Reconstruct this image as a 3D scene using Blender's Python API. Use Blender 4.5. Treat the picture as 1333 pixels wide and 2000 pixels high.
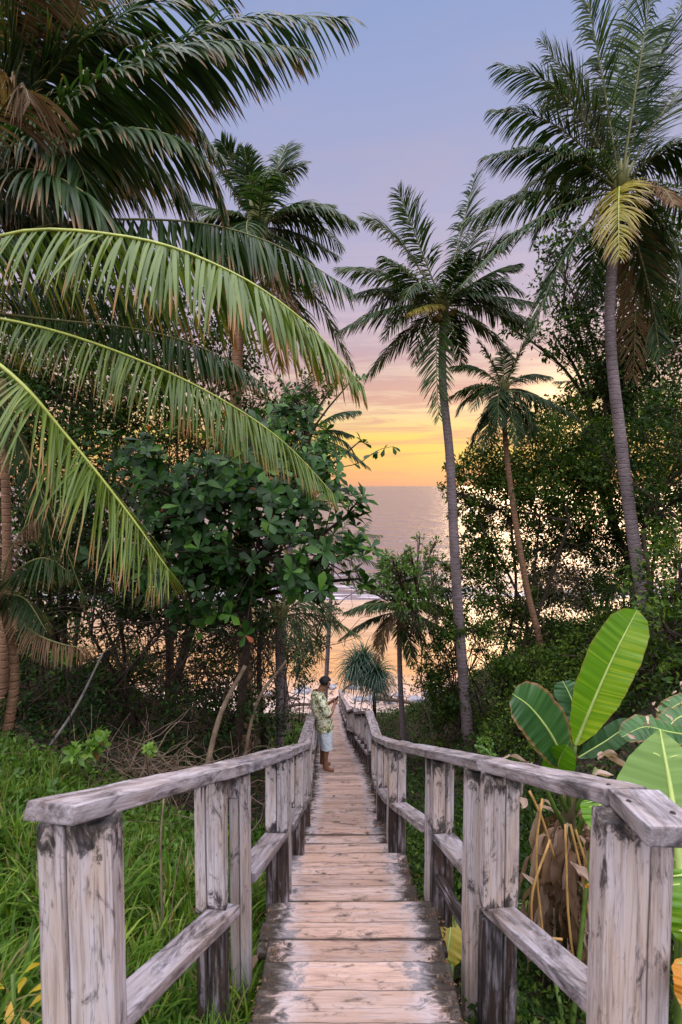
import bpy, bmesh, math, random
import numpy as np
from mathutils import Vector, Matrix, noise as mnoise

for o in list(bpy.data.objects):
    bpy.data.objects.remove(o)
random.seed(7)
rng = np.random.default_rng(11)
sc = bpy.context.scene
col = sc.collection
R = math.radians
EYE = 13.6                      # eye height above the sea

# ------------------------------------------------------------------ camera
cam = bpy.data.cameras.new("camera")
co = bpy.data.objects.new("camera", cam)
col.objects.link(co)
PITCH = math.atan(51 / 1000)
co.location = (0, 0, EYE)
co.rotation_euler = (R(90) - PITCH, 0, 0)
cam.sensor_fit = 'VERTICAL'
cam.sensor_height = 36
cam.lens = 18
cam.clip_start = 0.05
cam.clip_end = 60000
cam.dof.use_dof = True
cam.dof.focus_distance = 8.5
cam.dof.aperture_fstop = 4.5
sc.camera = co

# ------------------------------------------------------------------ world, sun, exposure
SUN_AZ, SUN_EL = R(23), R(7.5)
SUND = Vector((math.sin(SUN_AZ) * math.cos(SUN_EL), math.cos(SUN_AZ) * math.cos(SUN_EL), math.sin(SUN_EL)))


class NT:
    """small helper to write node trees"""
    def __init__(s, nt):
        s.nt = nt
        s.n = nt.nodes
        s.l = nt.links

    def new(s, t, **kw):
        n = s.n.new(t)
        for k, v in kw.items():
            setattr(n, k, v)
        return n

    def put(s, sock, v):
        if isinstance(v, bpy.types.NodeSocket):
            s.l.new(v, sock)
        else:
            if hasattr(sock.default_value, '__len__') and not hasattr(v, '__len__'):
                v = (v,) * len(sock.default_value)
            if hasattr(v, '__len__') and len(sock.default_value) == 4 and len(v) == 3:
                v = (*v, 1)
            sock.default_value = v

    def math(s, op, a, b=0.0, c=None, clamp=False):
        n = s.new('ShaderNodeMath', operation=op, use_clamp=clamp)
        s.put(n.inputs[0], a)
        s.put(n.inputs[1], b)
        if c is not None:
            s.put(n.inputs[2], c)
        return n.outputs[0]

    def mix(s, f, a, b, mode='MIX'):
        n = s.new('ShaderNodeMix', data_type='RGBA', blend_type=mode)
        s.put(n.inputs[0], f)
        s.put(n.inputs[6], a)
        s.put(n.inputs[7], b)
        return n.outputs[2]

    def ramp(s, f, stops, interp='LINEAR'):
        n = s.new('ShaderNodeValToRGB')
        r = n.color_ramp
        r.interpolation = interp
        while len(r.elements) < len(stops):
            r.elements.new(0.5)
        for e, (p, c) in zip(r.elements, stops):
            e.position = p
            e.color = (*c, 1) if hasattr(c, '__len__') else (c, c, c, 1)
        s.put(n.inputs[0], f)
        return n.outputs[0]

    def noise(s, vec, scale=1.0, detail=4, rough=0.55, dist=0.0):
        n = s.new('ShaderNodeTexNoise')
        s.put(n.inputs['Vector'], vec)
        n.inputs['Scale'].default_value = scale
        n.inputs['Detail'].default_value = detail
        n.inputs['Roughness'].default_value = rough
        n.inputs['Distortion'].default_value = dist
        return n.outputs[0]

    def vmul(s, v, m):
        n = s.new('ShaderNodeVectorMath', operation='MULTIPLY')
        s.put(n.inputs[0], v)
        s.put(n.inputs[1], m)
        return n.outputs[0]

    def vadd(s, v, m):
        n = s.new('ShaderNodeVectorMath', operation='ADD')
        s.put(n.inputs[0], v)
        s.put(n.inputs[1], m)
        return n.outputs[0]


def lin(r, g, b):
    f = lambda c: (c / 255 / 12.92) if c / 255 < .04045 else ((c / 255 + .055) / 1.055) ** 2.4
    return (f(r), f(g), f(b))


world = bpy.data.worlds.new("World")
sc.world = world
world.use_nodes = True
W = NT(world.node_tree)
W.n.clear()
wo = W.new('ShaderNodeOutputWorld')
tc = W.new('ShaderNodeTexCoord').outputs['Generated']
sep = W.new('ShaderNodeSeparateXYZ')
W.put(sep.inputs[0], tc)
dx, dy, dz = sep.outputs
base = W.ramp(dz, [
    (0.0, lin(234, 168, 138)), (0.03, lin(244, 180, 130)), (0.07, lin(243, 184, 126)), (0.115, lin(232, 178, 146)),
    (0.17, lin(222, 174, 160)), (0.23, lin(208, 172, 176)), (0.33, lin(192, 180, 206)), (0.45, lin(178, 178, 212)),
    (0.58, lin(163, 173, 214)), (0.72, lin(142, 166, 214)), (1.0, lin(200, 212, 240))])
# streaky clouds low over the sea
cv = W.vmul(tc, (2.0, 2.0, 13.0))
cn = W.noise(W.vmul(cv, (1.0, 1.0, 1.7)), 2.3, 6, .6, .6)
cmask = W.ramp(cn, [(0.43, 0.0), (0.58, 1.0)])
low = W.ramp(dz, [(0.0, 0.0), (0.06, 1.0), (0.16, .8), (0.34, .25), (0.5, 0.0)])
cf = W.math('MULTIPLY', cmask, low)
ccol = W.ramp(dz, [(0.0, lin(250, 190, 120)), (0.09, lin(255, 222, 110)), (0.16, lin(255, 230, 190)), (0.3, lin(222, 200, 214))])
base = W.mix(W.math('MULTIPLY', cf, .95), base, ccol)
cn2 = W.noise(W.vadd(W.vmul(cv, (1.0, 1.0, .55)), (3.1, 1.7, 5.0)), 1.3, 5, .6, .5)
df = W.math('MULTIPLY', W.ramp(cn2, [(0.48, 0.0), (0.66, 1.0)]), W.ramp(dz, [(0.1, 0.0), (0.2, 1.0), (0.5, .75), (0.72, .2)]))
base = W.mix(W.math('MULTIPLY', df, .5), base, lin(192, 176, 196))
# glow round the low sun
dp = W.new('ShaderNodeVectorMath', operation='DOT_PRODUCT')
W.put(dp.inputs[0], tc)
dp.inputs[1].default_value = SUND
dpc = W.math('MAXIMUM', dp.outputs['Value'], 0.0)
g1 = W.math('POWER', dpc, 14.0)
g2 = W.math('POWER', dpc, 700.0)
glow = W.mix(1.0, W.mix(1.0, (0.09, 0.045, 0.006), W.math('MULTIPLY', g1, 1.0), 'MULTIPLY'),
             W.mix(1.0, (1.5, 1.0, 0.42), g2, 'MULTIPLY'), 'ADD')
front = W.mix(1.0, base, glow, 'ADD')
# added fill: sky overhead and behind the camera brightened to light the foreground
back = W.math('SMOOTH_MIN', W.math('MAXIMUM', W.math('MULTIPLY_ADD', dy, -1.4, 0.25), 0.0), 1.0, 0.1)
zen = W.ramp(dz, [(0.73, 0.0), (0.88, 1.0)])
bk = W.math('MAXIMUM', back, zen, clamp=True)
up = W.ramp(dz, [(0.0, 0.10), (0.25, 0.25), (0.5, .75), (0.75, 1.0)])
allc = W.mix(bk, front, W.mix(1.0, (4.1, 4.0, 4.3), up, 'MULTIPLY'))
# below the horizon: dim
dim = W.ramp(W.math('MULTIPLY_ADD', dz, 10.0, 1.0), [(0.0, 0.25), (1.0, 1.0)])
allc = W.mix(1.0, allc, dim, 'MULTIPLY')
bg1 = W.new('ShaderNodeBackground')
W.put(bg1.inputs[0], allc)
bg1.inputs[1].default_value = 0.95
sky = W.new('ShaderNodeTexSky', sky_type='NISHITA', sun_disc=False)
sky.sun_elevation = SUN_EL
sky.sun_rotation = SUN_AZ
sky.altitude = 10
bg2 = W.new('ShaderNodeBackground')
W.put(bg2.inputs[0], sky.outputs[0])
bg2.inputs[1].default_value = 0.005
ad = W.new('ShaderNodeAddShader')
W.l.new(bg1.outputs[0], ad.inputs[0])
W.l.new(bg2.outputs[0], ad.inputs[1])
W.l.new(ad.outputs[0], wo.inputs[0])

sl = bpy.data.lights.new("sun", 'SUN')
sl.energy = 1.0
sl.angle = R(22)
sl.color = (1.0, 0.66, 0.36)
so = bpy.data.objects.new("sun", sl)
so.rotation_euler = (-SUND).to_track_quat('-Z', 'Y').to_euler()
so.location = (20, 30, 40)
col.objects.link(so)

sc.view_settings.view_transform = 'Standard'
sc.view_settings.look = 'None'
sc.view_settings.gamma = 1
sc.view_settings.exposure = 0.0
sc.cycles.max_bounces = 7
sc.cycles.transparent_max_bounces = 8
sc.cycles.use_denoising = True
try:
    sc.cycles.denoiser = 'OPENIMAGEDENOISE'
except Exception:
    pass
sc.cycles.sample_clamp_indirect = 6
sc.cycles.caustics_reflective = False
sc.cycles.caustics_refractive = False


def P(px, py, d):
    """world point that the photograph shows at pixel (px, py), d metres in front"""
    f = Vector((0, math.cos(PITCH), -math.sin(PITCH)))
    u = Vector((0, math.sin(PITCH), math.cos(PITCH)))
    v = f * 1000 + u * (1000 - py) + Vector((1, 0, 0)) * (px - 667)
    v *= d / v.y
    return Vector((v.x, v.y, v.z + EYE))


# ------------------------------------------------------------------ object helpers
def tag(o, label=None, cat=None, group=None, kind=None):
    if label: o['label'] = label
    if cat: o['category'] = cat
    if group: o['group'] = group
    if kind: o['kind'] = kind
    return o


def empty(name, loc, label=None, cat=None, group=None):
    o = bpy.data.objects.new(name, None)
    o.empty_display_size = .1
    o.location = loc
    col.objects.link(o)
    return tag(o, label, cat, group)


def link(name, me, parent=None, mats=(), world_space=True):
    o = bpy.data.objects.new(name, me)
    for m in mats:
        me.materials.append(m)
    col.objects.link(o)
    if parent is not None:
        o.parent = parent
        if world_space:
            o.location = -Vector(parent.location)
    return o


class MB:
    """collects quads (numpy) into one mesh"""
    def __init__(s):
        s.V, s.F, s.M, s.A, s.n = [], [], [], [], 0

    def add(s, V, F, mat=0, var=0.0, br=0.0):
        V = np.asarray(V, dtype=np.float32).reshape(-1, 3)
        F = np.asarray(F, dtype=np.int32).reshape(-1, 4)
        k = len(V)
        a = np.zeros((k, 2), np.float32)
        a[:, 0] = var
        a[:, 1] = br
        s.V.append(V)
        s.F.append(F + s.n)
        s.M.append(np.full(len(F), mat, np.int32))
        s.A.append(a)
        s.n += k

    def tube(s, pts, rad, sides=8, mat=0, var=0.0, cap=True, flat=1.0):
        pts = [Vector(p) for p in pts]
        K = len(pts)
        if not hasattr(rad, '__len__'):
            rad = [rad] * K
        rings = []
        up = Vector((0, 0, 1))
        t0 = (pts[1] - pts[0]).normalized()
        if abs(t0.z) > .9:
            up = Vector((0, 1, 0))
        a = t0.cross(up).normalized()
        for i, p in enumerate(pts):
            t = (pts[min(i + 1, K - 1)] - pts[max(i - 1, 0)]).normalized()
            a = (a - t * a.dot(t)).normalized()
            b = t.cross(a)
            rings.append([p + (a * math.cos(x) + b * math.sin(x) * flat) * rad[i]
                          for x in [2 * math.pi * j / sides for j in range(sides)]])
        if cap:
            rings = [[pts[0] + (q - pts[0]) * .01 for q in rings[0]]] + rings + [[pts[-1] + (q - pts[-1]) * .01 for q in rings[-1]]]
        V = np.array([[tuple(q) for q in r] for r in rings]).reshape(-1, 3)
        F = []
        for i in range(len(rings) - 1):
            for j in range(sides):
                k = (j + 1) % sides
                F.append((i * sides + j, i * sides + k, (i + 1) * sides + k, (i + 1) * sides + j))
        s.add(V, F, mat, var)

    def mesh(s, name, smooth=True):
        V = np.concatenate(s.V)
        F = np.concatenate(s.F)
        M = np.concatenate(s.M)
        A = np.concatenate(s.A)
        me = bpy.data.meshes.new(name)
        me.vertices.add(len(V))
        me.vertices.foreach_set('co', V.ravel())
        me.loops.add(F.size)
        me.loops.foreach_set('vertex_index', F.ravel())
        me.polygons.add(len(F))
        me.polygons.foreach_set('loop_start', np.arange(0, F.size, 4, dtype=np.int32))
        me.polygons.foreach_set('material_index', M)
        if smooth:
            me.polygons.foreach_set('use_smooth', np.ones(len(F), bool))
        for i, nm in enumerate(('var', 'br')):
            at = me.attributes.new(nm, 'FLOAT', 'POINT')
            at.data.foreach_set('value', A[:, i].copy())
        me.update(calc_edges=True)
        return me

    def build(s, name, mats, parent=None, smooth=True):
        return link(name, s.mesh(name, smooth), parent, mats)


# ------------------------------------------------------------------ materials
def newmat(name):
    m = bpy.data.materials.new(name)
    m.use_nodes = True
    t = NT(m.node_tree)
    t.n.clear()
    out = t.new('ShaderNodeOutputMaterial')
    p = t.new('ShaderNodeBsdfPrincipled')
    t.l.new(p.outputs[0], out.inputs[0])
    return m, t, p, out


def bump(t, p, h, strength=.5, dist=.01):
    b = t.new('ShaderNodeBump')
    b.inputs['Strength'].default_value = strength
    b.inputs['Distance'].default_value = dist
    t.put(b.inputs['Height'], h)
    t.l.new(b.outputs[0], p.inputs['Normal'])
    return b


def attr(t, nm):
    return t.new('ShaderNodeAttribute', attribute_name=nm).outputs['Fac']


def leaf_mat(name, dark, mid, light, brown=(.16, .085, .03), trans=.35, rough=.42, spec=.5):
    m, t, p, out = newmat(name)
    v = attr(t, 'var')
    b = attr(t, 'br')
    g = t.new('ShaderNodeNewGeometry')
    n = t.noise(g.outputs['Position'], 3.0, 2)
    f = t.math('ADD', v, t.math('MULTIPLY_ADD', n, .5, -.25), clamp=True)
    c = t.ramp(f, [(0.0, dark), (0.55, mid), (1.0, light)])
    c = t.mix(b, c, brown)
    t.put(p.inputs['Base Color'], c)
    p.inputs['Roughness'].default_value = rough
    p.inputs['Specular IOR Level'].default_value = spec
    tr = t.new('ShaderNodeBsdfTranslucent')
    t.put(tr.inputs[0], t.mix(1.0, c, (1.5, 1.5, .7), 'MULTIPLY'))
    mx = t.new('ShaderNodeMixShader')
    mx.inputs[0].default_value = trans
    t.l.new(p.outputs[0], mx.inputs[1])
    t.l.new(tr.outputs[0], mx.inputs[2])
    t.l.new(mx.outputs[0], out.inputs[0])
    return m


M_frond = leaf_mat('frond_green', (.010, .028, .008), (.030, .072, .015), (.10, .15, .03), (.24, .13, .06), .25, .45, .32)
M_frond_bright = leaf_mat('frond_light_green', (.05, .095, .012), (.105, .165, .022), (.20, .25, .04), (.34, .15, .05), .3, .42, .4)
M_frond_yellow = leaf_mat('frond_yellow', (.25, .22, .04), (.40, .34, .06), (.5, .42, .1), (.30, .18, .09), .35)
M_frond_dead = leaf_mat('frond_dead', (.10, .06, .035), (.18, .11, .06), (.28, .19, .12), (.2, .12, .07), .2, .7, .2)
M_leaf_small = leaf_mat('small_leaves', (.006, .018, .003), (.026, .066, .008), (.13, .20, .022), trans=.35, rough=.55, spec=.22)
M_leaf_big = leaf_mat('large_glossy_leaves', (.005, .022, .004), (.022, .085, .010), (.11, .25, .03), (.35, .08, .02), .3, .42, .35)
M_leaf_bright = leaf_mat('bright_leaves', (.06, .14, .015), (.12, .24, .025), (.25, .38, .05), trans=.4)
M_grass = leaf_mat('grass_blades', (.03, .08, .008), (.095, .20, .018), (.34, .46, .07), (.32, .24, .12), .4, .5, .3)
M_pandanus = leaf_mat('pandanus_strap_leaves', (.025, .06, .045), (.055, .11, .075), (.12, .19, .12), (.2, .14, .09), .2, .4)
M_banana = leaf_mat('banana_leaf', (.06, .17, .008), (.13, .31, .012), (.34, .48, .03), (.35, .18, .07), .45, .38, .5)
M_banana_dark = leaf_mat('banana_leaf_dark', (.02, .07, .02), (.04, .12, .03), (.08, .20, .05), (.30, .14, .07), .3, .38, .5)
M_alocasia = leaf_mat('elephant_ear_leaf', (.14, .26, .05), (.20, .35, .08), (.33, .46, .15), (.35, .2, .07), .45, .45, .4)
M_dry = leaf_mat('dry_leaf', (.09, .05, .035), (.34, .22, .16), (.66, .50, .43), (.32, .19, .10), .25, .75, .15)
M_yellowleaf = leaf_mat('yellow_leaf', (.35, .30, .02), (.55, .38, .03), (.60, .25, .03), (.4, .2, .05), .4)
M_litter = leaf_mat('litter_leaf', (.05, .03, .018), (.12, .07, .04), (.22, .13, .08), (.2, .1, .05), .1, .8, .1)


def plain(name, c, rough=.6, spec=.3, nscale=6.0, amp=.35, bmp=.3):
    m, t, p, out = newmat(name)
    g = t.new('ShaderNodeTexCoord').outputs['Object']
    n = t.noise(g, nscale, 6, .6)
    a = tuple(x * (1 - amp) for x in c)
    b = tuple(min(1, x * (1 + amp)) for x in c)
    t.put(p.inputs['Base Color'], t.ramp(n, [(.3, a), (.7, b)]))
    p.inputs['Roughness'].default_value = rough
    p.inputs['Specular IOR Level'].default_value = spec
    bump(t, p, n, bmp, .01)
    return m


M_rachis = plain('frond_rachis', (.30, .34, .05), .4, .5, 8, .25)
M_rachis_dull = plain('frond_rachis_dull', (.17, .17, .06), .5, .4, 8, .3)
M_bark = plain('dark_bark', (.05, .036, .027), .85, .15, 14, .5, .8)
M_twig = plain('pale_dead_twigs', (.23, .165, .12), .85, .1, 10, .4)
M_twig_grey = plain('grey_branch', (.24, .22, .21), .85, .1, 10, .4)
M_stem_green = plain('green_stem', (.10, .17, .03), .5, .4, 8, .4)
M_stem_tan = plain('tan_stalk', (.50, .29, .10), .6, .3, 10, .3)
M_coconut = plain('coconut_husk', (.22, .15, .04), .6, .3, 10, .5)
M_drift = plain('driftwood', (.10, .075, .06), .9, .1, 9, .5, .8)
M_rock = plain('grey_rock', (.30, .29, .33), .85, .2, 5, .6, .9)


def trunk_mat(name, c1, c2, ring=9.0):
    m, t, p, out = newmat(name)
    g = t.new('ShaderNodeTexCoord').outputs['Object']
    s = t.new('ShaderNodeSeparateXYZ')
    t.put(s.inputs[0], g)
    n0 = t.noise(g, 3.0, 4)
    n1 = t.noise(t.vmul(g, (7, 7, 30)), 1.0, 6, .65)
    h = t.math('ADD', t.math('MULTIPLY', s.outputs[2], ring), t.math('MULTIPLY', n0, 1.6))
    fr = t.math('FRACT', h)
    ringm = t.ramp(fr, [(0.0, 1.0), (0.10, .25), (0.2, 0.0), (0.9, 0.0), (1.0, 1.0)])
    c = t.mix(n1, c1, c2)
    c = t.mix(t.math('MULTIPLY', ringm, t.ramp(n1, [(.35, 0.0), (.65, .75)])), c, tuple(min(1, x * 1.9) for x in c2))
    c = t.mix(t.ramp(t.noise(g, 1.3, 5), [(.5, 0.0), (.7, .55)]), c, tuple(x * .45 for x in c1))
    t.put(p.inputs['Base Color'], c)
    p.inputs['Roughness'].default_value = .85
    p.inputs['Specular IOR Level'].default_value = .15
    bump(t, p, t.math('ADD', t.math('MULTIPLY', ringm, -.8), n1), .9, .02)
    return m


M_trunk = trunk_mat('palm_trunk', (.13, .095, .10), (.30, .245, .26))
M_trunk_warm = trunk_mat('palm_trunk_warm', (.17, .09, .055), (.34, .20, .13))


def wood_mat(name, grey, pink, grime_and_shadow, ends=False, amount=.5, white=True):
    m, t, p, out = newmat(name)
    g = t.new('ShaderNodeTexCoord').outputs['Object']
    oi = t.new('ShaderNodeObjectInfo')
    rnd = t.math('FRACT', t.math('ADD', oi.outputs['Random'], t.math('MULTIPLY', attr(t, 'var'), .83)))
    cmb = t.new('ShaderNodeCombineXYZ')
    for i in range(3):
        t.put(cmb.inputs[i], t.math('MULTIPLY', rnd, 37.0 + 11 * i))
    g2 = t.vadd(g, cmb.outputs[0])
    big = t.noise(t.vmul(g2, (1.3, 7, 7)), 1.0, 3, .5, .3)
    grain = t.noise(t.vmul(g2, (1.3, 46, 46) if not (ends and white) else (1.6, 20, 20)), 1.0, 5, .6, .5)
    fine = t.noise(t.vmul(g2, (6.0, 190, 190)), 1.0, 3, .6)
    ring = t.noise(t.vmul(g2, (1.5, 16, 16)), 1.0, 4, .6, 1.5)
    c = t.mix(t.ramp(big, [(.38, 0.0), (.62, 1.0)]), grey, pink)
    c = t.mix(t.ramp(rnd, [(0.0, 0.0), (1.0, .5)]), c, tuple(x * .72 for x in pink))
    c = t.mix(t.ramp(grain, [(.36, .38 if (ends and white) else .5), (.50, 0.0)]), c, (.17, .115, .10))
    c = t.mix(t.ramp(ring, [(.5, 0.0), (.62, .22 if (ends and white) else .35), (.68, 0.0)]), c, (.16, .09, .07))
    wh = t.noise(t.vmul(g2, (2.2, 22, 22)), 1.3, 5, .6, .4)
    c = t.mix(t.ramp(wh, [(.50, 0.0), (.70, .3 if (ends and white) else .7)]), c, (.64, .60, .69))
    c = t.mix(1.0, c, t.ramp(rnd, [(0.0, (.62, .60, .60)), (.5, (.9, .88, .88)), (1.0, (1.08, 1.05, 1.05))]), 'MULTIPLY')
    ck = t.noise(t.vmul(g2, (.9, 34, 34)), 1.0, 4, .6, .3)
    ckl = t.math('ABSOLUTE', t.math('SUBTRACT', ck, .5))
    c = t.mix(t.ramp(ckl, [(0.0, .55), (.008, .3), (.014, 0.0)]), c, (.04, .03, .03))
    # black mould
    mo = t.noise(t.vmul(g2, (4.5, 13, 13)), 1.0, 7, .7, .8)
    mf = t.ramp(mo, [(.56 - .12 * amount, 0.0), (.66, .9)])
    c = t.mix(mf, c, grime_and_shadow)
    if ends:
        s = t.new('ShaderNodeSeparateXYZ')
        t.put(s.inputs[0], g)
        ax = t.math('ABSOLUTE', s.outputs[0])
        m2 = t.noise(t.vmul(g2, (8, 16, 16)), 1.0, 7, .75, .8)
        e = t.math('ADD', t.math('MULTIPLY', t.math('SUBTRACT', ax, attr(t, 'br')), 4.2), t.math('ADD', t.math('MULTIPLY_ADD', m2, 3.4, -1.75), t.math('MULTIPLY', rnd, .45)))
        c = t.mix(t.ramp(e, [(0.05, 0.0), (.30, .82), (.6, .97)]), c, t.mix(t.ramp(m2, [(.35, 0.0), (.6, 1.0)]), (.085, .07, .055), grime_and_shadow))
        if not white:
            e = t.math('SUBTRACT', e, .25)
        w2 = t.ramp(t.math('ADD', t.math('MULTIPLY', t.math('SUBTRACT', ax, attr(t, 'br')), 3.0), m2), [(.10, 0.0), (.42, .32), (.70, 0.0)])
        if white: c = t.mix(w2, c, (.66, .62, .70))
    c = t.mix(t.math('MULTIPLY', attr(t, 'edge'), (.95 if (ends and white) else .45)), c, tuple(x * 1.2 for x in grime_and_shadow))  # worn edges; tread gap and nose shadow lines also painted into the colour
    t.put(p.inputs['Base Color'], c)
    t.put(p.inputs['Roughness'], t.ramp(grain, [(.3, .85), (.7, .6)]))
    p.inputs['Specular IOR Level'].default_value = .25
    h = t.math('ADD', t.math('MULTIPLY', grain, .7), t.math('MULTIPLY', fine, .4))
    bump(t, p, h, .8, .006)
    return m


M_post = wood_mat('weathered_post_wood', (.68, .65, .71), (.62, .50, .44), (.022, .02, .022), True, .05, False)
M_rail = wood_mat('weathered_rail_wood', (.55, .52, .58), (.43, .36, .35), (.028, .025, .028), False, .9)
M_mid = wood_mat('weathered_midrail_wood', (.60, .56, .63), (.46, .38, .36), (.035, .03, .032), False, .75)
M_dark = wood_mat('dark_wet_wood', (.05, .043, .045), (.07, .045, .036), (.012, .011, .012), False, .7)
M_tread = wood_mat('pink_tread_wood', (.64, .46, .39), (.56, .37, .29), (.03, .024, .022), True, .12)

M_eye0 = plain('rusty_bolt', (.03, .022, .02), .7, .3)
# ------------------------------------------------------------------ deck profile and terrain
DZ = [(-6, -1.3), (-.5, -1.62), (2.65, -2.78), (9, -5.17), (12.7, -6.8), (17.3, -8.7), (24, -10.95), (28.5, -12.35), (40, -13)]


def interp(tab, y):
    if y <= tab[0][0]: return tab[0][1]
    for (a, b), (c, d) in zip(tab, tab[1:]):
        if y <= c:
            return b + (d - b) * (y - a) / (c - a)
    return tab[-1][1]


def deck_z(y): return EYE + interp(DZ, y)
def cx(y): return .085 if y < 3.65 else (.03 if y < 7.5 else .03 - .03 * (y - 7.5))
def hw(y): return .55 if y < 3.2 else .62 if y < 3.65 else (.58 if y < 4.9 else (.47 if y < 9 else .5))


def sstep(a, b, x):
    t = min(1, max(0, (x - a) / (b - a)))
    return t * t * (3 - 2 * t)


def ground(x, y):
    yy = min(y, 27)
    z = deck_z(yy) - .42
    fade = 1 - sstep(14, 25, y)
    if x < 0:
        z += min(2.6, max(0, -x - .75) * .38) * fade + sstep(-9, -14, x) * 1.5 * fade
    else:
        f2 = 1 - sstep(20, 29, y)
        z += -.55 * sstep(.7, 1.6, x) * fade + min(4.6, max(0, x - 2.0) * .72) * f2
    n = mnoise.noise(Vector((x * .45, y * .45, 0))) * .32 + mnoise.noise(Vector((x * 1.7, y * 1.7, 3))) * .08
    z += n * sstep(.5, 1.8, abs(x)) * (1 - sstep(24, 27, y))
    if y > 27:
        z -= (y - 27) * .35
    return z


def gridmesh(x0, x1, y0, y1, nx, ny, fn):
    xs = np.linspace(x0, x1, nx)
    ys = np.linspace(y0, y1, ny)
    V = [(x, y, fn(x, y)) for y in ys for x in xs]
    F = [(j * nx + i, j * nx + i + 1, (j + 1) * nx + i + 1, (j + 1) * nx + i) for j in range(ny - 1) for i in range(nx - 1)]
    b = MB()
    b.add(V, F)
    return b


m, t, p, out = newmat('forest_soil')
g = t.new('ShaderNodeNewGeometry').outputs['Position']
n = t.noise(g, 2.0, 8, .7)
n2 = t.noise(g, 14.0, 6, .7)
c = t.ramp(n, [(.3, (.016, .012, .008)), (.55, (.045, .030, .018)), (.75, (.03, .045, .012))])
c = t.mix(t.ramp(n2, [(.55, 0.0), (.7, .6)]), c, (.12, .08, .05))
t.put(p.inputs['Base Color'], c)
p.inputs['Roughness'].default_value = .95
bump(t, p, n2, 1.0, .05)
M_soil = m
hill = gridmesh(-45, 45, -14, 33, 150, 110, ground).build('hillside', [M_soil])
tag(hill, kind='structure')


def beach_z(x, y):
    z = interp([(18, -.3), (24.5, 1.15), (30, 1.05), (36, .80), (60, .02), (90, -1.2)], y)
    z += mnoise.noise(Vector((x * .25, y * .25, 5))) * .05 * (1 - sstep(45, 60, y))
    z += mnoise.noise(Vector((x * 1.6, y * 1.6, 9))) * .045 * (1 - sstep(30, 37, y))
    return z


m, t, p, out = newmat('beach_sand')
g = t.new('ShaderNodeNewGeometry').outputs['Position']
s = t.new('ShaderNodeSeparateXYZ')
t.put(s.inputs[0], g)
n = t.noise(t.vmul(g, (.5, .5, .5)), 1.0, 5)
wet = t.ramp(t.math('ADD', t.math('MULTIPLY_ADD', s.outputs[1], .1, -3.35), t.math('MULTIPLY', n, .9)), [(0.0, 0.0), (.5, 1.0)])
n2 = t.noise(g, 9.0, 8, .7)
dry = t.ramp(n2, [(.3, (.36, .25, .21)), (.6, (.62, .46, .40)), (.72, (.12, .08, .06))])
far = t.ramp(t.math('MULTIPLY_ADD', s.outputs[1], .03, -1.0), [(.1, (.58, .29, .09)), (.35, (.50, .30, .16)), (.8, (.50, .36, .30))])
c = t.mix(wet, dry, far)
rp = t.noise(t.vmul(g, (.25, 1.4, 1.0)), 1.0, 6, .65, .4)
c = t.mix(t.math('MULTIPLY', wet, t.ramp(rp, [(.42, .55), (.58, 0.0)])), c, (.30, .16, .09))
t.put(p.inputs['Base Color'], c)
t.put(p.inputs['Roughness'], t.ramp(wet, [(0.0, .9), (1.0, .22)]))
p.inputs['Specular IOR Level'].default_value = .7
rip = t.noise(t.vmul(g, (1.0, 4.0, 1.0)), 1.3, 5, .6)
bump(t, p, t.math('ADD', t.math('MULTIPLY', rip, t.ramp(wet, [(0.0, .15), (1.0, .5)])), t.math('MULTIPLY', n2, .12)), .6, .12)
b = gridmesh(-160, 160, 18, 92, 220, 130, beach_z).build('beach', [m])
tag(b, kind='structure')

# sea
m, t, p, out = newmat('sea_water')
g = t.new('ShaderNodeNewGeometry').outputs['Position']
s = t.new('ShaderNodeSeparateXYZ')
t.put(s.inputs[0], g)
w1 = t.noise(t.vmul(g, (.22, .55, 1)), 1.0, 6, .6, .3)
w2 = t.noise(t.vmul(g, (.03, .10, 1)), 1.0, 5, .6)
fo = t.noise(t.vmul(g, (.10, .42, 1)), 1.0, 7, .62, .8)
near = t.ramp(t.math('MULTIPLY', s.outputs[1], .005), [(.28, .85), (.33, .75), (.40, .3), (.52, .0)])
foam = t.ramp(t.math('ADD', fo, t.math('MULTIPLY_ADD', near, .335, -.33)), [(.42, 0.0), (.50, .95)])
foam = t.math('MULTIPLY', foam, near)
c = t.mix(foam, (.12, .085, .11), (.66, .62, .70))
t.put(p.inputs['Base Color'], c)
t.put(p.inputs['Roughness'], t.math('MULTIPLY_ADD', foam, .5, .20))
p.inputs['Specular IOR Level'].default_value = .45
h = t.math('ADD', t.math('MULTIPLY', w1, .35), t.math('MULTIPLY', w2, 2.8))
bump(t, p, h, 1.0, 1.6)
M_sea = m


def sea_z(x, y):
    if y > 150: return 0.0
    a = 1 - sstep(90, 150, y)
    k = mnoise.noise(Vector((x * .02, 0, 0))) * 6
    return a * (.16 * math.exp(-((y - 66 - k) / 1.6) ** 2) + .22 * math.exp(-((y - 78 - k) / 2.2) ** 2) + .15 * math.exp(-((y - 94 - k * 1.5) / 3) ** 2))


b = gridmesh(-160, 160, 54, 160, 120, 140, sea_z)
for (x0, x1, y0, y1) in ((-25000, -160, 54, 160), (160, 25000, 54, 160), (-25000, 25000, 160, 50000)):
    b.add([(x0, y0, 0), (x1, y0, 0), (x1, y1, 0), (x0, y1, 0)], [(0, 1, 2, 3)])
tag(b.build('sea', [M_sea]), kind='structure')


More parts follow.
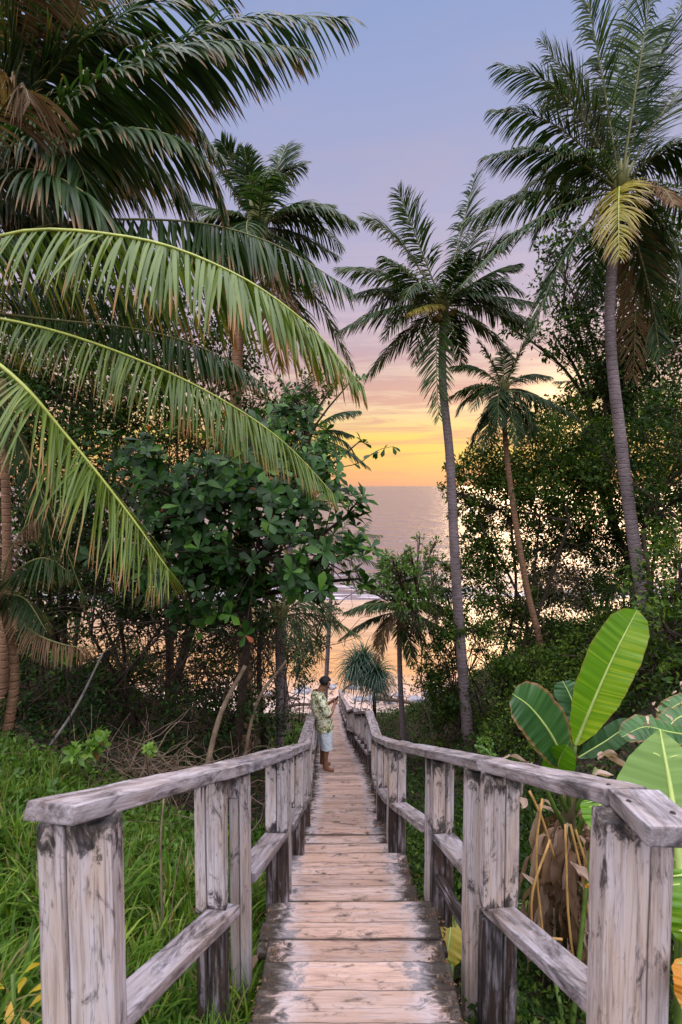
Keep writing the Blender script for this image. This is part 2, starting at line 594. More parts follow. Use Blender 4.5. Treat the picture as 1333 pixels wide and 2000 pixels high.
# ------------------------------------------------------------------ timber
def board_mesh(parts, seg=.25, jitter=.0025, endbr=None, bev=.006):
    """parts: (cx, cy, cz, L, W, T) boxes in local space, X along the grain"""
    bm = bmesh.new()
    for (x, y, z, L, Wd, T) in parts:
        r = bmesh.ops.create_cube(bm, size=1)
        vs = r['verts']
        for v in vs:
            v.co = Vector((x + v.co.x * L, y + v.co.y * Wd, z + v.co.z * T))
        es = list({e for v in vs for e in v.link_edges if abs((e.verts[0].co - e.verts[1].co).x) > L * .5})
        n = max(1, int(L / seg))
        bmesh.ops.subdivide_edges(bm, edges=es, cuts=n)
    bmesh.ops.recalc_face_normals(bm, faces=bm.faces)
    es = [e for e in bm.edges if e.is_manifold and e.calc_face_angle(0) > .8]
    bmesh.ops.bevel(bm, geom=es, offset=bev, segments=2, affect='EDGES', profile=.6)
    bm.verts.index_update()
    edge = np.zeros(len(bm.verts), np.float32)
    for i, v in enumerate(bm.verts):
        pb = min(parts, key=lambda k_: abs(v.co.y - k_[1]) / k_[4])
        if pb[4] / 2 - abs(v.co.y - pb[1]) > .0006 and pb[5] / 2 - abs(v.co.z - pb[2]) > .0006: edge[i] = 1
    off = random.random() * 50
    for v in bm.verts:
        q = v.co * 5 + Vector((off, off, off))
        v.co += Vector((mnoise.noise(q), mnoise.noise(q + Vector((9, 0, 0))), mnoise.noise(q + Vector((0, 9, 0))))) * jitter * 2
    me = bpy.data.meshes.new('board')
    bm.to_mesh(me)
    bm.free()
    me_var = np.zeros(len(me.vertices), np.float32)
    tones = [random.random() for _ in parts]
    for i, v in enumerate(me.vertices):
        best = min(range(len(parts)), key=lambda k_: abs(v.co.y - parts[k_][1]) / parts[k_][4])
        me_var[i] = tones[best]
    at = me.attributes.new('var', 'FLOAT', 'POINT')
    at.data.foreach_set('value', me_var)
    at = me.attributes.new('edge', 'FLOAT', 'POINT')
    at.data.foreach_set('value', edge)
    if endbr is not None:
        at = me.attributes.new('br', 'FLOAT', 'POINT')
        at.data.foreach_set('value', np.full(len(me.vertices), endbr, np.float32))
    return me


def board(name, p0, p1, Wd, T, mat, parent, parts=None, side=None, **kw):
    """timber from p0 to p1; W across, T thick; 'side' = direction of the width"""
    p0, p1 = Vector(p0), Vector(p1)
    L = (p1 - p0).length
    x = (p1 - p0).normalized()
    y = Vector(side) if side else Vector((0, 0, 1)).cross(x)
    y = (y - x * y.dot(x)).normalized()
    z = x.cross(y)
    me = board_mesh(parts(L) if parts else [(0, 0, 0, L, Wd, T)], **kw)
    me.name = name
    o = link(name, me, None, [mat])
    M = Matrix((x, y, z)).transposed().to_4x4()
    M.translation = (p0 + p1) / 2
    if parent is not None:
        o.parent = parent
        M.translation = (p0 + p1) / 2 - parent.location
    o.matrix_local = M
    return o


stair = empty('wooden_stairway', (0, 0, deck_z(0)), 'long pinkish weathered plank stairway running down between the railings to the beach', 'stairway')
y = -.66
k = 0
while y < 28.3:
    go = (.27 if y < 12 else .335) + random.uniform(-.025, .025)
    if 8.6 < y < 9.1: go = .5
    ym = y + go / 2
    z = deck_z(ym)
    w = hw(ym) * 2 + random.uniform(-.03, .03)
    c = cx(ym) + random.uniform(-.012, .012)
    sk = random.uniform(-.006, .006)

    if random.random() < .22:
        a = go * random.uniform(.42, .58)
        pr = lambda L: [(random.uniform(-.01, .01), -go / 2 + a / 2, 0, L, a - .014, .045),
                        (random.uniform(-.015, .015), a / 2 + .004, random.uniform(-.004, .002), L + random.uniform(-.03, .03), go - a + .002, .045)]
    else:
        pr = lambda L: [(0, .004, 0, L, go + .004, .045)]
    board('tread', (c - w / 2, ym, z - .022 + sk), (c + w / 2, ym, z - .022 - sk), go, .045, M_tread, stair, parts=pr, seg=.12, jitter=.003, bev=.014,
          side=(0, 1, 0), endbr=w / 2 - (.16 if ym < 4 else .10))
    y += go
    k += 1
board('landing', (-.7, -1.5, deck_z(-.9)), (.8, -1.5, deck_z(-.9)), 1.7, .045, M_tread, stair, side=(0, 1, 0), endbr=.7)
for sx in (-1, 1):
    ys = [-.6, 3.65, 7.5, 9.05, 12.7, 17.3, 24, 28.3]
    for a, b_ in zip(ys, ys[1:]):
        xa = cx((a + b_) / 2) + sx * (hw((a + b_) / 2) - .1)
        if a > 7: xa0, xb0 = cx(a) + sx * .38, cx(b_) + sx * .38
        else: xa0 = xb0 = xa
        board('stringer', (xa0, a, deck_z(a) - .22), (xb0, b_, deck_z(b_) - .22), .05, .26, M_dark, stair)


def handrail(name, label, joints, mids, side, extra):
    """joints: top of rail points; a pair of posts stands at every joint"""
    root = empty(name, joints[0], label, 'railing')
    J = [Vector(j) for j in joints]
    for i, (a, b_) in enumerate(zip(J, J[1:])):
        d = (b_ - a).normalized()
        w = .17 if i < 2 else .15
        e0 = -.001 if i else .0
        board('top_rail', a + Vector((0, 0, -.027)) - d * e0, b_ + Vector((0, 0, -.027)) - d * .004, w, .054, M_rail, root, jitter=.006 if i == 0 else .003)
    return root


def post(root, x, y, ztop, width=.18, depth=.09, cut=None, split=.5):
    """post of two planks; with cut= the planks stand on the middle rail and a dark leg goes on below"""
    zb = min(ground(x, y), deck_z(y) - .3) - .25

    def pr(L):
        a = width * split
        return [(0, -width / 2 + a / 2, 0, L, a - .003, depth), (random.uniform(-.004, 0), a / 2, random.uniform(-.002, .002), L, width - a - .003, depth - .004)]
    if cut is None:
        board('post', (x, y, zb), (x, y, ztop), width, depth, M_post, root, parts=pr, side=(1, 0, 0), endbr=(ztop - zb) / 2 - .04)
    else:
        board('post', (x, y, cut), (x, y, ztop), width, depth, M_post, root, parts=pr, side=(1, 0, 0), endbr=(ztop - cut) / 2 - .05)
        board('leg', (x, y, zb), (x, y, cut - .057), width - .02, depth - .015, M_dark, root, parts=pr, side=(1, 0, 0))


def lerp3(J, y):
    for a, b_ in zip(J, J[1:]):
        if a[1] <= y <= b_[1] + 1e-6:
            f = (y - a[1]) / (b_[1] - a[1])
            return Vector(a).lerp(Vector(b_), f)
    return Vector(J[-1]) if y > J[-1][1] else Vector(J[0])


def rail_set(name, label, J, posts, mids, blocks, side):
    root = empty(name, (J[0][0], J[0][1], J[0][2] - 1.1), label, 'railing')
    Jv = [Vector(j) for j in J]
    for i, (a, b_) in enumerate(zip(Jv, Jv[1:])):
        w = .17 if i < 2 else .15
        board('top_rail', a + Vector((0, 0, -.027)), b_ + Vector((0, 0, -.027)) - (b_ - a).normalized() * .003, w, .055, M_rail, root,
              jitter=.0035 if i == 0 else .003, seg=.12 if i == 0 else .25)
    for (y, ox, wdt, cut, split) in posts:
        q = lerp3(J, y)
        post(root, q.x + ox, y, q.z - .066, wdt, .09, None if cut is None else q.z - cut, split)
    for (ya, yb, ca, cb, ox) in mids:
        qa, qb = lerp3(J, ya), lerp3(J, yb)
        board('middle_rail', (qa.x + ox, ya, qa.z - ca - .028), (qb.x + ox, yb, qb.z - cb - .028), .15, .052, M_mid, root, side=None)
    for (px, py, pz, h) in blocks:
        board('spacer_block', (px, py, pz - h), (px, py, pz), .075, .05, M_post, root, side=(1, 0, 0))
    return root


def mirror_y(c_off, ys_zs):
    return [(cx(y) + c_off, y, EYE + z) for (y, z) in ys_zs]


FAR = [(9.15, -4.10), (12.7, -5.72), (13.25, -5.86), (17.3, -7.75), (17.9, -7.85), (23.5, -9.9), (28.2, -11.4)]
J0 = P(98, 1572, 1.52); J1 = P(455, 1491, 2.95); J2 = P(553, 1464, 3.85); J3 = P(595, 1452, 5.75)
JL = [tuple(J0), tuple(J1), tuple(J2), tuple(J3), tuple(P(607, 1402, 8.5))] + mirror_y(-.55, [(9.15, -4.2)] + FAR[1:])
K0 = P(1227, 1541, 1.76); K1 = P(958, 1484, 2.92); K2 = P(772, 1449, 5.0); K3 = P(745, 1440, 6.2); K3b = P(737, 1436, 7.5)
JR = [tuple(K0), tuple(K1), tuple(K2), tuple(K3), tuple(K3b)] + mirror_y(.53, FAR)
postsL = [(1.66, -.005, .25, None, .38), (2.80, -.065, .17, .83, .38), (3.05, 0, .12, None, .5), (3.72, 0, .17, .60, .5), (3.93, 0, .11, None, .5),
          (4.75, 0, .17, .60, .5), (4.98, 0, .11, None, .5), (5.62, 0, .16, .60, .5), (5.85, 0, .11, None, .5), (6.9, 0, .12, None, .5)]
midsL = [(1.71, 2.86, .83, .83, 0), (3.10, 3.78, .72, .60, 0), (3.98, 4.80, .62, .60, 0), (5.03, 5.67, .62, .60, 0), (5.9, 6.85, .62, .62, 0), (6.95, 8.4, .62, .62, 0)]
postsR = [(2.78, .0, .20, .83, .6), (3.03, -.015, .17, None, .68), (3.68, .0, .16, .60, .6), (3.90, 0, .10, None, .6),
          (4.9, 0, .17, .60, .5), (5.15, 0, .11, None, .5), (5.95, 0, .15, .60, .5), (6.2, 0, .11, None, .5), (7.40, 0, .17, .60, .5)]
midsR = [(1.80, 2.84, .83, .83, 0), (3.07, 3.74, .72, .60, 0), (3.94, 4.95, .62, .60, 0), (5.2, 6.0, .62, .60, 0), (6.25, 7.4, .62, .60, 0)]
for y in (8.55, 9.3, 10.3, 11.4, 12.5, 13.4, 14.6, 15.9, 17.1, 18.1, 19.7, 21.4, 23.3, 25, 26.6, 28.0):
    for lst in (postsL, postsR):
        lst.append((y, 0, .15, .6, .5))
        lst.append((y + .17, 0, .10, None, .5))
for a, b_ in ((8.6, 12.5), (13.4, 17.1), (18.1, 23.3), (23.4, 28.0)):
    midsL.append((a, b_, .62, .62, 0))
    midsR.append((a, b_, .62, .62, 0))
q = lerp3(JL, 2.92)
rail_left = rail_set('wooden_railing', 'left weathered grey plank railing beside the grass, the man leans on it', JL, postsL, midsL,
                     [(q.x + .01, 2.92, q.z - .058, .14)], -1)
q = lerp3(JR, 2.90)
rail_right = rail_set('wooden_railing', 'right weathered grey plank railing beside the banana plant', JR, postsR, midsR,
                      [(q.x + .13, 2.86, q.z - .058, .12)], 1)
# the end piece of the right rail, turned towards the viewer, on its own double post
e0 = P(1324, 1618, 1.49)
e1 = P(1238, 1541, 1.757)
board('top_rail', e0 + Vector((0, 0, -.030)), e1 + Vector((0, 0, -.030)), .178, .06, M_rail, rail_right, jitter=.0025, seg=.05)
pz = K0.z - .058
post(rail_right, 1.005, 1.71, pz, .24, .10, None, .66)
for (bx, by, bz) in ((e0.x + .045, 1.58, e0.z + (1.58 - e0.y) / (e1.y - e0.y) * (e1.z - e0.z) + .002), (e0.x - .05, 1.66, e0.z + (1.66 - e0.y) / (e1.y - e0.y) * (e1.z - e0.z) + .002), (K0.x - .03, 1.83, lerp3(JR, 1.83).z + .004)):
    mb = MB()
    mb.tube([(bx, by, bz - .02), (bx, by, bz + .002)], .009, 8)
    mb.build('bolt', [M_eye0], rail_right)
# lower dark brace behind the right mid rail
board('brace', P(848, 1700, 3.75), P(925, 1830, 3.05), .05, .09, M_dark, rail_right)


# ------------------------------------------------------------------ foliage generators
def bez(ctrl, n):
    """Catmull-Rom through control points"""
    c = [Vector(p) for p in ctrl]
    c = [c[0] * 2 - c[1]] + c + [c[-1] * 2 - c[-2]]
    out_ = []
    segs = len(c) - 3
    for i in range(n):
        u = i / (n - 1) * segs
        k = min(int(u), segs - 1)
        f = u - k
        p0, p1, p2, p3 = c[k:k + 4]
        out_.append(.5 * ((2 * p1) + (p2 - p0) * f + (2 * p0 - 5 * p1 + 4 * p2 - p3) * f * f + (3 * p1 - p0 - 3 * p2 + p3) * f ** 3))
    return out_


def norm(a):
    return a / np.maximum(1e-9, np.linalg.norm(a, axis=-1, keepdims=True))


def frond(name, ctrl, parent, mats, nl=55, L=.8, w=.035, droop=1.0, rr=.018, t0=.14, br=.25, var=.5, roll=0.0, segs=5, vshape=.12, ang=(25, 58), hang=.3):
    """one palm frond: rachis tube and two rows of folded leaflets"""
    mb = MB()
    K = 26
    pts = bez(ctrl, K)
    mb.tube(pts, [rr * (1.25 - 1.05 * (i / (K - 1)) ** .8) for i in range(K)], 5, 1)
    Pn = np.array([tuple(p) for p in pts])
    T = norm(np.gradient(Pn, axis=0))
    S = np.cross(T, np.array([0, 0, 1.0]))
    bad = np.linalg.norm(S, axis=1) < .15
    S[bad] = np.cross(T[bad], np.array([.3, 1.0, .2]))
    S = norm(S)
    for i in range(1, K):
        if np.dot(S[i], S[i - 1]) < 0: S[i] *= -1
    N = norm(np.cross(S, T))
    if roll:
        S, N = S * math.cos(roll) + N * math.sin(roll), N * math.cos(roll) - S * math.sin(roll)
    ts = np.linspace(t0, .995, nl)
    tt = np.concatenate([ts, ts]) + rng.normal(0, .006, nl * 2) + .010 * np.sin(np.concatenate([ts, ts + 5]) * 47)
    tt = np.clip(tt, t0, .998)
    sg = np.concatenate([np.ones(nl), -np.ones(nl)])
    u = tt * (K - 1)
    k = np.minimum(u.astype(int), K - 2)
    f = (u - k)[:, None]
    B = Pn[k] * (1 - f) + Pn[k + 1] * f
    t_ = norm(T[k] * (1 - f) + T[k + 1] * f)
    s_ = norm(S[k] * (1 - f) + S[k + 1] * f)
    n_ = norm(N[k] * (1 - f) + N[k + 1] * f)
    rel = (tt - t0) / (1 - t0)
    prof = np.interp(rel, [0, .12, .35, .65, .88, 1], [.45, .8, 1, .88, .55, .28])
    Ls = L * prof * rng.uniform(.86, 1.1, nl * 2)
    Ls = Ls * np.where(rng.random(nl * 2) < .05, .35, 1.0)
    a = np.radians(np.interp(rel, [0, 1], ang) + rng.normal(0, 6, nl * 2) + 4 * np.sin(rel * 31 + sg * 2 + rr * 999))[:, None]
    vert = np.abs(t_[:, 2:3]) ** 1.5
    D = s_ * sg[:, None] * np.cos(a) + t_ * np.sin(a) + n_ * (vshape + rng.normal(0, .08, nl * 2)[:, None])
    D = D + np.array([0, 0, -1.0]) * (hang * rng.uniform(.8, 1.2, nl * 2))[:, None] * (1 - .85 * vert)
    D = norm(D)
    drp = droop * rng.uniform(.75, 1.3, nl * 2)[:, None] * (1 - .45 * vert)
    n2 = nl * 2
    X = np.zeros((n2, segs + 1, 3, 3), np.float32)
    pos = B.copy()
    down = np.array([0, 0, -1.0])
    wprof = np.interp(np.linspace(0, 1, segs + 1), [0, .15, .45, .8, 1], [.5, .95, 1, .6, .04])
    jit = rng.normal(0, .25, (n2, 1))
    for j in range(segs + 1):
        g = (j / segs) ** 1.25
        d = norm(D + down * drp * g * 1.6)
        wd = t_ - d * np.sum(t_ * d, axis=1, keepdims=True) + n_ * jit
        wd = norm(wd - d * np.sum(wd * d, axis=1, keepdims=True))
        fn = np.cross(wd, d)
        hwid = (w * wprof[j] * .5 * np.clip(prof, .5, 1))[:, None]
        X[:, j, 0] = pos - wd * hwid
        X[:, j, 1] = pos + fn * hwid * .35
        X[:, j, 2] = pos + wd * hwid
        pos = pos + d * (Ls / segs)[:, None]
    V = X.reshape(-1, 3)
    bq = np.arange(n2)[:, None] * (segs + 1) * 3
    Fq = []
    for j in range(segs):
        for c_ in (0, 1):
            o_ = j * 3 + c_
            Fq.append(np.concatenate([bq + o_, bq + o_ + 1, bq + o_ + 4, bq + o_ + 3], axis=1))
    Fq = np.stack(Fq, 1).reshape(-1, 4)
    va = np.repeat(np.clip(var + rng.normal(0, .16, n2), 0, 1), (segs + 1) * 3)
    tipb = rng.random(n2) * br * 2.2 + np.clip((rel - .8) * 3 * br, 0, 1)
    jj = np.linspace(0, 1, segs + 1)
    brv = np.clip((jj[None, :] - (1 - tipb[:, None] * .55)) * 4, 0, 1)
    brv = np.repeat(brv[:, :, None], 3, axis=2).reshape(-1)
    mb.add(V, Fq, 0, va, brv)
    return mb.build(name, mats, parent)


GF = [M_frond, M_rachis_dull]
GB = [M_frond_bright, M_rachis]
GY = [M_frond_yellow, M_rachis]
GD = [M_frond_dead, M_rachis_dull]


def ctrlcurve(a, c, b, jitter=0.0):
    """points on the quadratic curve a-c-b where c is a control point the curve bends towards"""
    o_ = []
    for s_ in (0, .33, .66, 1):
        o_.append(a * (1 - s_) ** 2 + c * 2 * s_ * (1 - s_) + b * s_ * s_)
    return o_


def coco_palm(name, label, C, d, base, r0, fronds, L, extra=6, group='coconut palms round the stairway', nuts=0, nl=50, w=.035,
              trunkmat=None, flen=None, ctrl=None, droop=1.0, skirt=0):
    """C: crown pixel; base: (px, py, d) foot of trunk; fronds: (cx, cy, tx, ty, depth offset, kind)"""
    bp = P(*base)
    gz = ground(bp.x, bp.y)
    if bp.y > 26: gz = beach_z(bp.x, bp.y)
    foot = Vector((bp.x, bp.y, gz - .15)) if bp.z > gz - .15 else bp
    root = empty(name, foot, label, 'palm tree', group)
    cr = P(C[0], C[1], d)
    tp = [foot, bp] if (foot - bp).length > .05 else [bp]
    for q in (ctrl or []):
        tp.append(P(*q))
    tp.append(cr)
    pts = bez(tp, 90) if len(tp) > 2 else [tp[0].lerp(tp[1], i / 60) for i in range(61)]
    n = len(pts)
    mb = MB()
    rad = []
    for i in range(n):
        s_ = i / (n - 1)
        r = r0 * (1.0 - .38 * s_) * (1 + .25 * math.exp(-s_ * 14)) * (1 + .05 * mnoise.noise(Vector((i * .7, r0 * 50, 0))))
        if s_ > .97: r *= .9
        rad.append(r)
    mb.tube(pts, rad, 14)
    mb.build('trunk', [trunkmat or M_trunk], root)
    # crown heart: leaf bases
    hb = MB()
    for i in range(9):
        az = i * 2.4
        dr = Vector((math.cos(az), math.sin(az), 1.2 + (i % 3) * .5)).normalized()
        hb.tube([cr - Vector((0, 0, .25)) + dr * .05, cr + dr * r0 * 2.2, cr + dr * r0 * 3.8], [r0 * .6, r0 * .38, r0 * .1], 6)
    hb.build('leaf_bases', [M_rachis_dull], root)
    for (c1, c2, tx, ty, dd, kind) in fronds:
        tip = P(tx, ty, d + dd)
        ct = P(c1, c2, d + dd * .5)
        mats = {'g': GF, 'b': GB, 'y': GY, 'd': GD}[kind]
        ln = (ct - cr).length + (tip - ct).length
        frond('frond', ctrlcurve(cr, ct, tip), root, mats, nl=int(nl * 1.3), L=L * min(1.1, max(.55, ln / (flen or 3.2))), w=w, rr=r0 * .16,
              br=.2 if kind == 'g' else .45, var=random.uniform(.3, .6), droop=droop * random.uniform(.7, 1.2), roll=random.uniform(-.35, .35), t0=.1)
    for i in range(extra):
        az = i * 2.4 + random.random()
        el = R(random.choice([38, 22, 8, -12, -30]))
        fl = (flen or 3.2) * random.uniform(.75, .95)
        pp = [cr]
        e = el
        q = cr.copy()
        for j in range(4):
            q = q + Vector((math.cos(az) * math.cos(e), math.sin(az) * math.cos(e), math.sin(e))) * fl / 4
            pp.append(q.copy())
            e -= R(random.uniform(18, 28))
        # keep the random ones on the far side or short
        frond('frond', pp, root, GF, nl=max(24, nl - 12), L=L * .9, w=w, rr=r0 * .15, br=.2, var=random.uniform(.25, .5), droop=droop, t0=.1)
    for i in range(skirt):
        az = random.uniform(0, 6.28)
        q = cr + Vector((math.cos(az), math.sin(az), 0)) * r0 * 2
        ln = random.uniform(.5, .8) * (flen or 3.2)
        frond('dead_frond', [cr, q, q + Vector((math.cos(az) * .15, math.sin(az) * .15, -ln * .5)), q + Vector((0, 0, -ln))], root, GD, nl=28, L=L * .5,
              w=w * .8, rr=r0 * .12, droop=1.6, br=.5)
    for i in range(nuts):
        az = i * 2.1
        q = cr + Vector((math.cos(az) * r0 * 2.0, math.sin(az) * r0 * 2.0, -.18 - .12 * (i % 3)))
        nb = MB()
        nb.tube([q + Vector((0, 0, z_)) for z_ in (.13, .11, .06, 0, -.06, -.1)], [.02, .07, .105, .115, .08, .015], 10)
        nb.build('coconut', [M_coconut], root)
    return root


def strip(n=4, w=.5, curl=.15, fold=.2, prof=None):
    """leaf template pointing +X, unit length"""
    xs = np.linspace(0, 1, n + 1)
    pr = prof or [(0, .05), (.25, .75), (.55, 1), (.8, .75), (1, .03)]
    ws = np.interp(xs, [a for a, _ in pr], [b_ for _, b_ in pr]) * w * .5
    V = []
    for x, ww in zip(xs, ws):
        z = -curl * x * x
        V += [(x, -ww, z + ww * fold), (x, 0, z), (x, ww, z + ww * fold)]
    F = []
    for j in range(n):
        for c_ in (0, 1):
            o_ = j * 3 + c_
            F.append((o_, o_ + 1, o_ + 4, o_ + 3))
    return np.array(V, np.float32), np.array(F, np.int32)


LEAF1 = (np.array([(0, 0, 0), (.5, -.28, .08), (1, 0, -.08), (.5, .28, .08)], np.float32), np.array([(0, 1, 2, 3)], np.int32))
LEAF2 = strip(2, .5, .15, .25, [(0, .1), (.5, 1), (1, .06)])
LEAFO = strip(4, .50, .2, .2, [(0, .06), (.25, .4), (.5, .75), (.72, 1), (.9, .8), (1, .12)])     # obovate


def scatter(mb, tmpl, pos, dirs, nrm, size, mat=0, var=.5, br=0.0):
    TV, TF = tmpl
    n = len(pos)
    X = norm(dirs)
    Z = nrm - X * np.sum(nrm * X, axis=1, keepdims=True)
    Z = norm(Z)
    Y = np.cross(Z, X)
    s_ = np.broadcast_to(size, (n,))[:, None, None]
    V = pos[:, None, :] + s_ * (TV[None, :, 0:1] * X[:, None, :] + TV[None, :, 1:2] * Y[:, None, :] + TV[None, :, 2:3] * Z[:, None, :])
    F = (TF[None] + (np.arange(n) * len(TV))[:, None, None]).reshape(-1, 4)
    va = np.repeat(np.broadcast_to(var, (n,)), len(TV))
    ba = np.repeat(np.broadcast_to(br, (n,)), len(TV))
    mb.add(V.reshape(-1, 3), F, mat, va, ba)


def clump_points(center, r, n, sub=14, squash=.8, subr=.28):
    """points gathered in small tufts through a ball"""
    c = norm(rng.normal(size=(sub, 3))) * (rng.uniform(.25, 1.0, (sub, 1)) ** .6)
    c[:, 2] *= squash
    k = rng.integers(0, sub, n)
    off = rng.normal(size=(n, 3)) * subr * .55
    pts = np.array(tuple(center)) + (c[k] + off) * r
    outw = norm(c[k] + off)
    return pts, outw


def leafy(name, label, cat, clumps, base=None, leaf=.08, dens=1.0, mat=None, tmpl=LEAF1, stems=1, trunk_r=.07, group=None, bark=None, twigs=True,
          rosette=0, sub=14, var=.45, lean=None, spread=.15):
    """tree or shrub: trunk + limbs, and a crown of leaf tufts. clumps: (px,py,d,r)"""
    big = 1.28 if cat in ('tree', 'shrub') else 1.0
    cs = [(P(a, b_, d_), r * big) for (a, b_, d_, r) in clumps]
    trunk_r *= .75
    mid = sum((c for c, _ in cs), Vector()) / len(cs)
    if base is None:
        bx, by = mid.x, mid.y
    else:
        q = P(*base)
        bx, by = q.x, q.y
    gz = ground(bx, by) if by < 26 else beach_z(bx, by)
    foot = Vector((bx, by, gz - .1))
    root = empty(name, foot, label, cat, group)
    lowz = min(c.z - r for c, r in cs)
    wb = MB()
    forks = []
    for s_ in range(stems):
        f0 = foot + Vector((random.uniform(-1, 1), random.uniform(-1, 1), 0)) * spread * (stems > 1) * 2
        f0.z = foot.z
        tz = max(foot.z + .3, lowz + .2 * (mid.z - lowz))
        top = Vector((mid.x * .6 + bx * .4, mid.y * .6 + by * .4, tz)) + Vector((random.uniform(-1, 1), random.uniform(-1, 1), 0)) * spread * (2 if stems > 1 else .3)
        m_ = f0.lerp(top, .5) + Vector((random.uniform(-1, 1), random.uniform(-1, 1), 0)) * .08 * (top - f0).length
        pp = bez([f0, m_, top], 10)
        rr = trunk_r * (1 if stems == 1 else random.uniform(.35, .8))
        wb.tube(pp, [rr * (1.15 - .5 * i / 9) for i in range(10)], 7)
        forks.append((top, rr * .6))
    mb = MB()
    for i, (c, r) in enumerate(cs):
        fk, fr = forks[i % len(forks)]
        m_ = fk.lerp(c, .5) + Vector((random.uniform(-1, 1), random.uniform(-1, 1), random.uniform(0, .6))) * .12 * (c - fk).length
        pp = bez([fk, m_, c], 8)
        wb.tube(pp, [fr * (1 - .75 * j / 7) + .004 for j in range(8)], 5)
        if rosette:
            nr = int(dens * 60 * r * r)
            pts, ow = clump_points(c, r, nr, sub, .8, .5)
            for q, o_ in zip(pts, ow):
                nlv = random.randint(5, rosette)
                ax = norm(np.array([o_[0] * .8, o_[1] * .8 - .25, .75 + o_[2] * .4]) + rng.normal(0, .25, 3))
                a0 = random.random() * 6.28
                u_ = norm(np.cross(ax, [0.3, .1, 1.0]))
                v_ = np.cross(ax, u_)
                ang = a0 + np.arange(nlv) * 2 * math.pi / nlv + rng.normal(0, .15, nlv)
                el = rng.uniform(.05, .75, nlv)[:, None]
                D = (u_ * np.cos(ang)[:, None] + v_ * np.sin(ang)[:, None]) * np.cos(el) + ax * np.sin(el)
                scatter(mb, tmpl, np.tile(q, (nlv, 1)), D, np.tile(ax, (nlv, 1)) + rng.normal(0, .1, (nlv, 3)), leaf * rng.uniform(.4, 1.2, nlv), 0,
                        np.clip(var + rng.normal(0, .22, nlv), 0, 1), 1.0 * (rng.random(nlv) < .006))
                if twigs:
                    qv = Vector(q)
                    k_ = min(pp, key=lambda w_: (w_ - qv).length)
                    wb.tube([k_, k_.lerp(qv, .6) + Vector((0, 0, .03)), qv], [.012, .008, .005], 4)
        else:
            area = 4 * math.pi * r * r
            nlv = int(dens * 2.6 * area / (leaf * leaf) * .55)
            pts, ow = clump_points(c, r, nlv, max(sub, int(sub * r * 1.4)))
            D = norm(ow * .7 + rng.normal(0, .7, (nlv, 3)) + np.array([0, 0, -.15]))
            Nn = norm(np.array([0, 0, 1.0]) + ow * .4 + rng.normal(0, .5, (nlv, 3)))
            scatter(mb, tmpl, pts, D, Nn, leaf * rng.uniform(.6, 1.3, nlv), 0, np.clip(var + rng.normal(0, .22, nlv), 0, 1))
            if twigs:
                for k_ in range(int(10 + 8 * r)):
                    qv = Vector(pts[random.randrange(nlv)])
                    s_ = pp[random.randint(3, 7)]
                    wb.tube([s_, s_.lerp(qv, .5) + Vector((random.uniform(-.1, .1), random.uniform(-.1, .1), .05)) * r, qv], [.014, .009, .004], 4)
    wb.build('trunk' if cat == 'tree' else 'stems', [bark or M_bark], root)
    mb.build('crown' if cat == 'tree' else 'foliage', [mat or M_leaf_small], root)
    return root


# ------------------------------------------------------------------ coconut palms
coco_palm('coconut_palm', 'tallest right palm with coconuts and one hanging yellow frond, curved trunk behind the banana plant', (1212, 372), 12, (1268, 1212, 12), .165, [
    (1190, 180, 1235, -60, .6, 'g'), (1160, 200, 1058, 80, .4, 'g'), (1115, 130, 972, 125, -.3, 'g'), (1090, 200, 962, 215, .3, 'g'),
    (1075, 255, 950, 305, -.6, 'g'), (1060, 345, 905, 432, .5, 'g'), (1030, 395, 900, 560, -.8, 'g'), (1100, 450, 1035, 665, -1.2, 'g'),
    (1208, 330, 1210, 505, -1.9, 'y'), (1300, 340, 1318, 400, -1.5, 'd'), (1290, 250, 1400, 330, -.5, 'g'), (1270, 120, 1345, -20, .2, 'g'),
    (1330, 400, 1350, 650, -1.0, 'g'), (1290, 470, 1330, 630, .8, 'g'), (1255, 480, 1238, 740, .6, 'd'), (1170, 80, 1130, -80, -.4, 'g'),
    (1300, 160, 1430, 110, .6, 'g'), (1260, 60, 1290, -120, -.6, 'g'),  (1240, 150, 1260, 60, 1.8, 'g'), (1140, 120, 1060, 180, 1.2, 'g'),
    (1110, 300, 1010, 380, 1.6, 'g'), (1280, 560, 1290, 700, -.3, 'g')],
    .88, extra=6, nuts=6, nl=78, w=.040, flen=3.0, ctrl=[(1247, 1110, 12), (1212, 850, 12), (1192, 620, 12)], droop=.85, skirt=1)
coco_palm('coconut_palm', 'slender central palm whose long bare trunk crosses the sea view right of the stairway', (866, 598), 14.5, (918, 1478, 14.5), .155, [
    (765, 425, 712, 425, .5, 'g'), (805, 440, 778, 372, -.4, 'g'), (905, 440, 930, 338, .6, 'g'), 
    (950, 480, 1000, 460, -.3, 'g'), (745, 515, 662, 522, .3, 'g'), (750, 585, 665, 645, -.5, 'g'), (790, 640, 716, 738, .2, 'g'), (760, 545, 690, 575, .9, 'g'), (990, 585, 1035, 640, .6, 'g'), (960, 520, 1015, 515, -.6, 'g'),
    (845, 640, 858, 818, -.9, 'g'), (955, 565, 1042, 590, .5, 'g'), (935, 615, 1005, 700, -.4, 'g'), (890, 630, 905, 715, .8, 'g'),
    (840, 588, 800, 612, -1.4, 'y'), (910, 480, 962, 400, .9, 'g'),  (790, 520, 750, 500, -1.4, 'g'),
    (800, 560, 740, 570, 1.4, 'g'),  (925, 570, 985, 540, 1.3, 'g'), (890, 530, 920, 490, -1.6, 'g')],
    .82, extra=7, nl=72, w=.040, flen=2.8, ctrl=[(893, 1150, 14.5), (880, 900, 14.5), (866, 750, 14.5)], droop=.8, nuts=3)
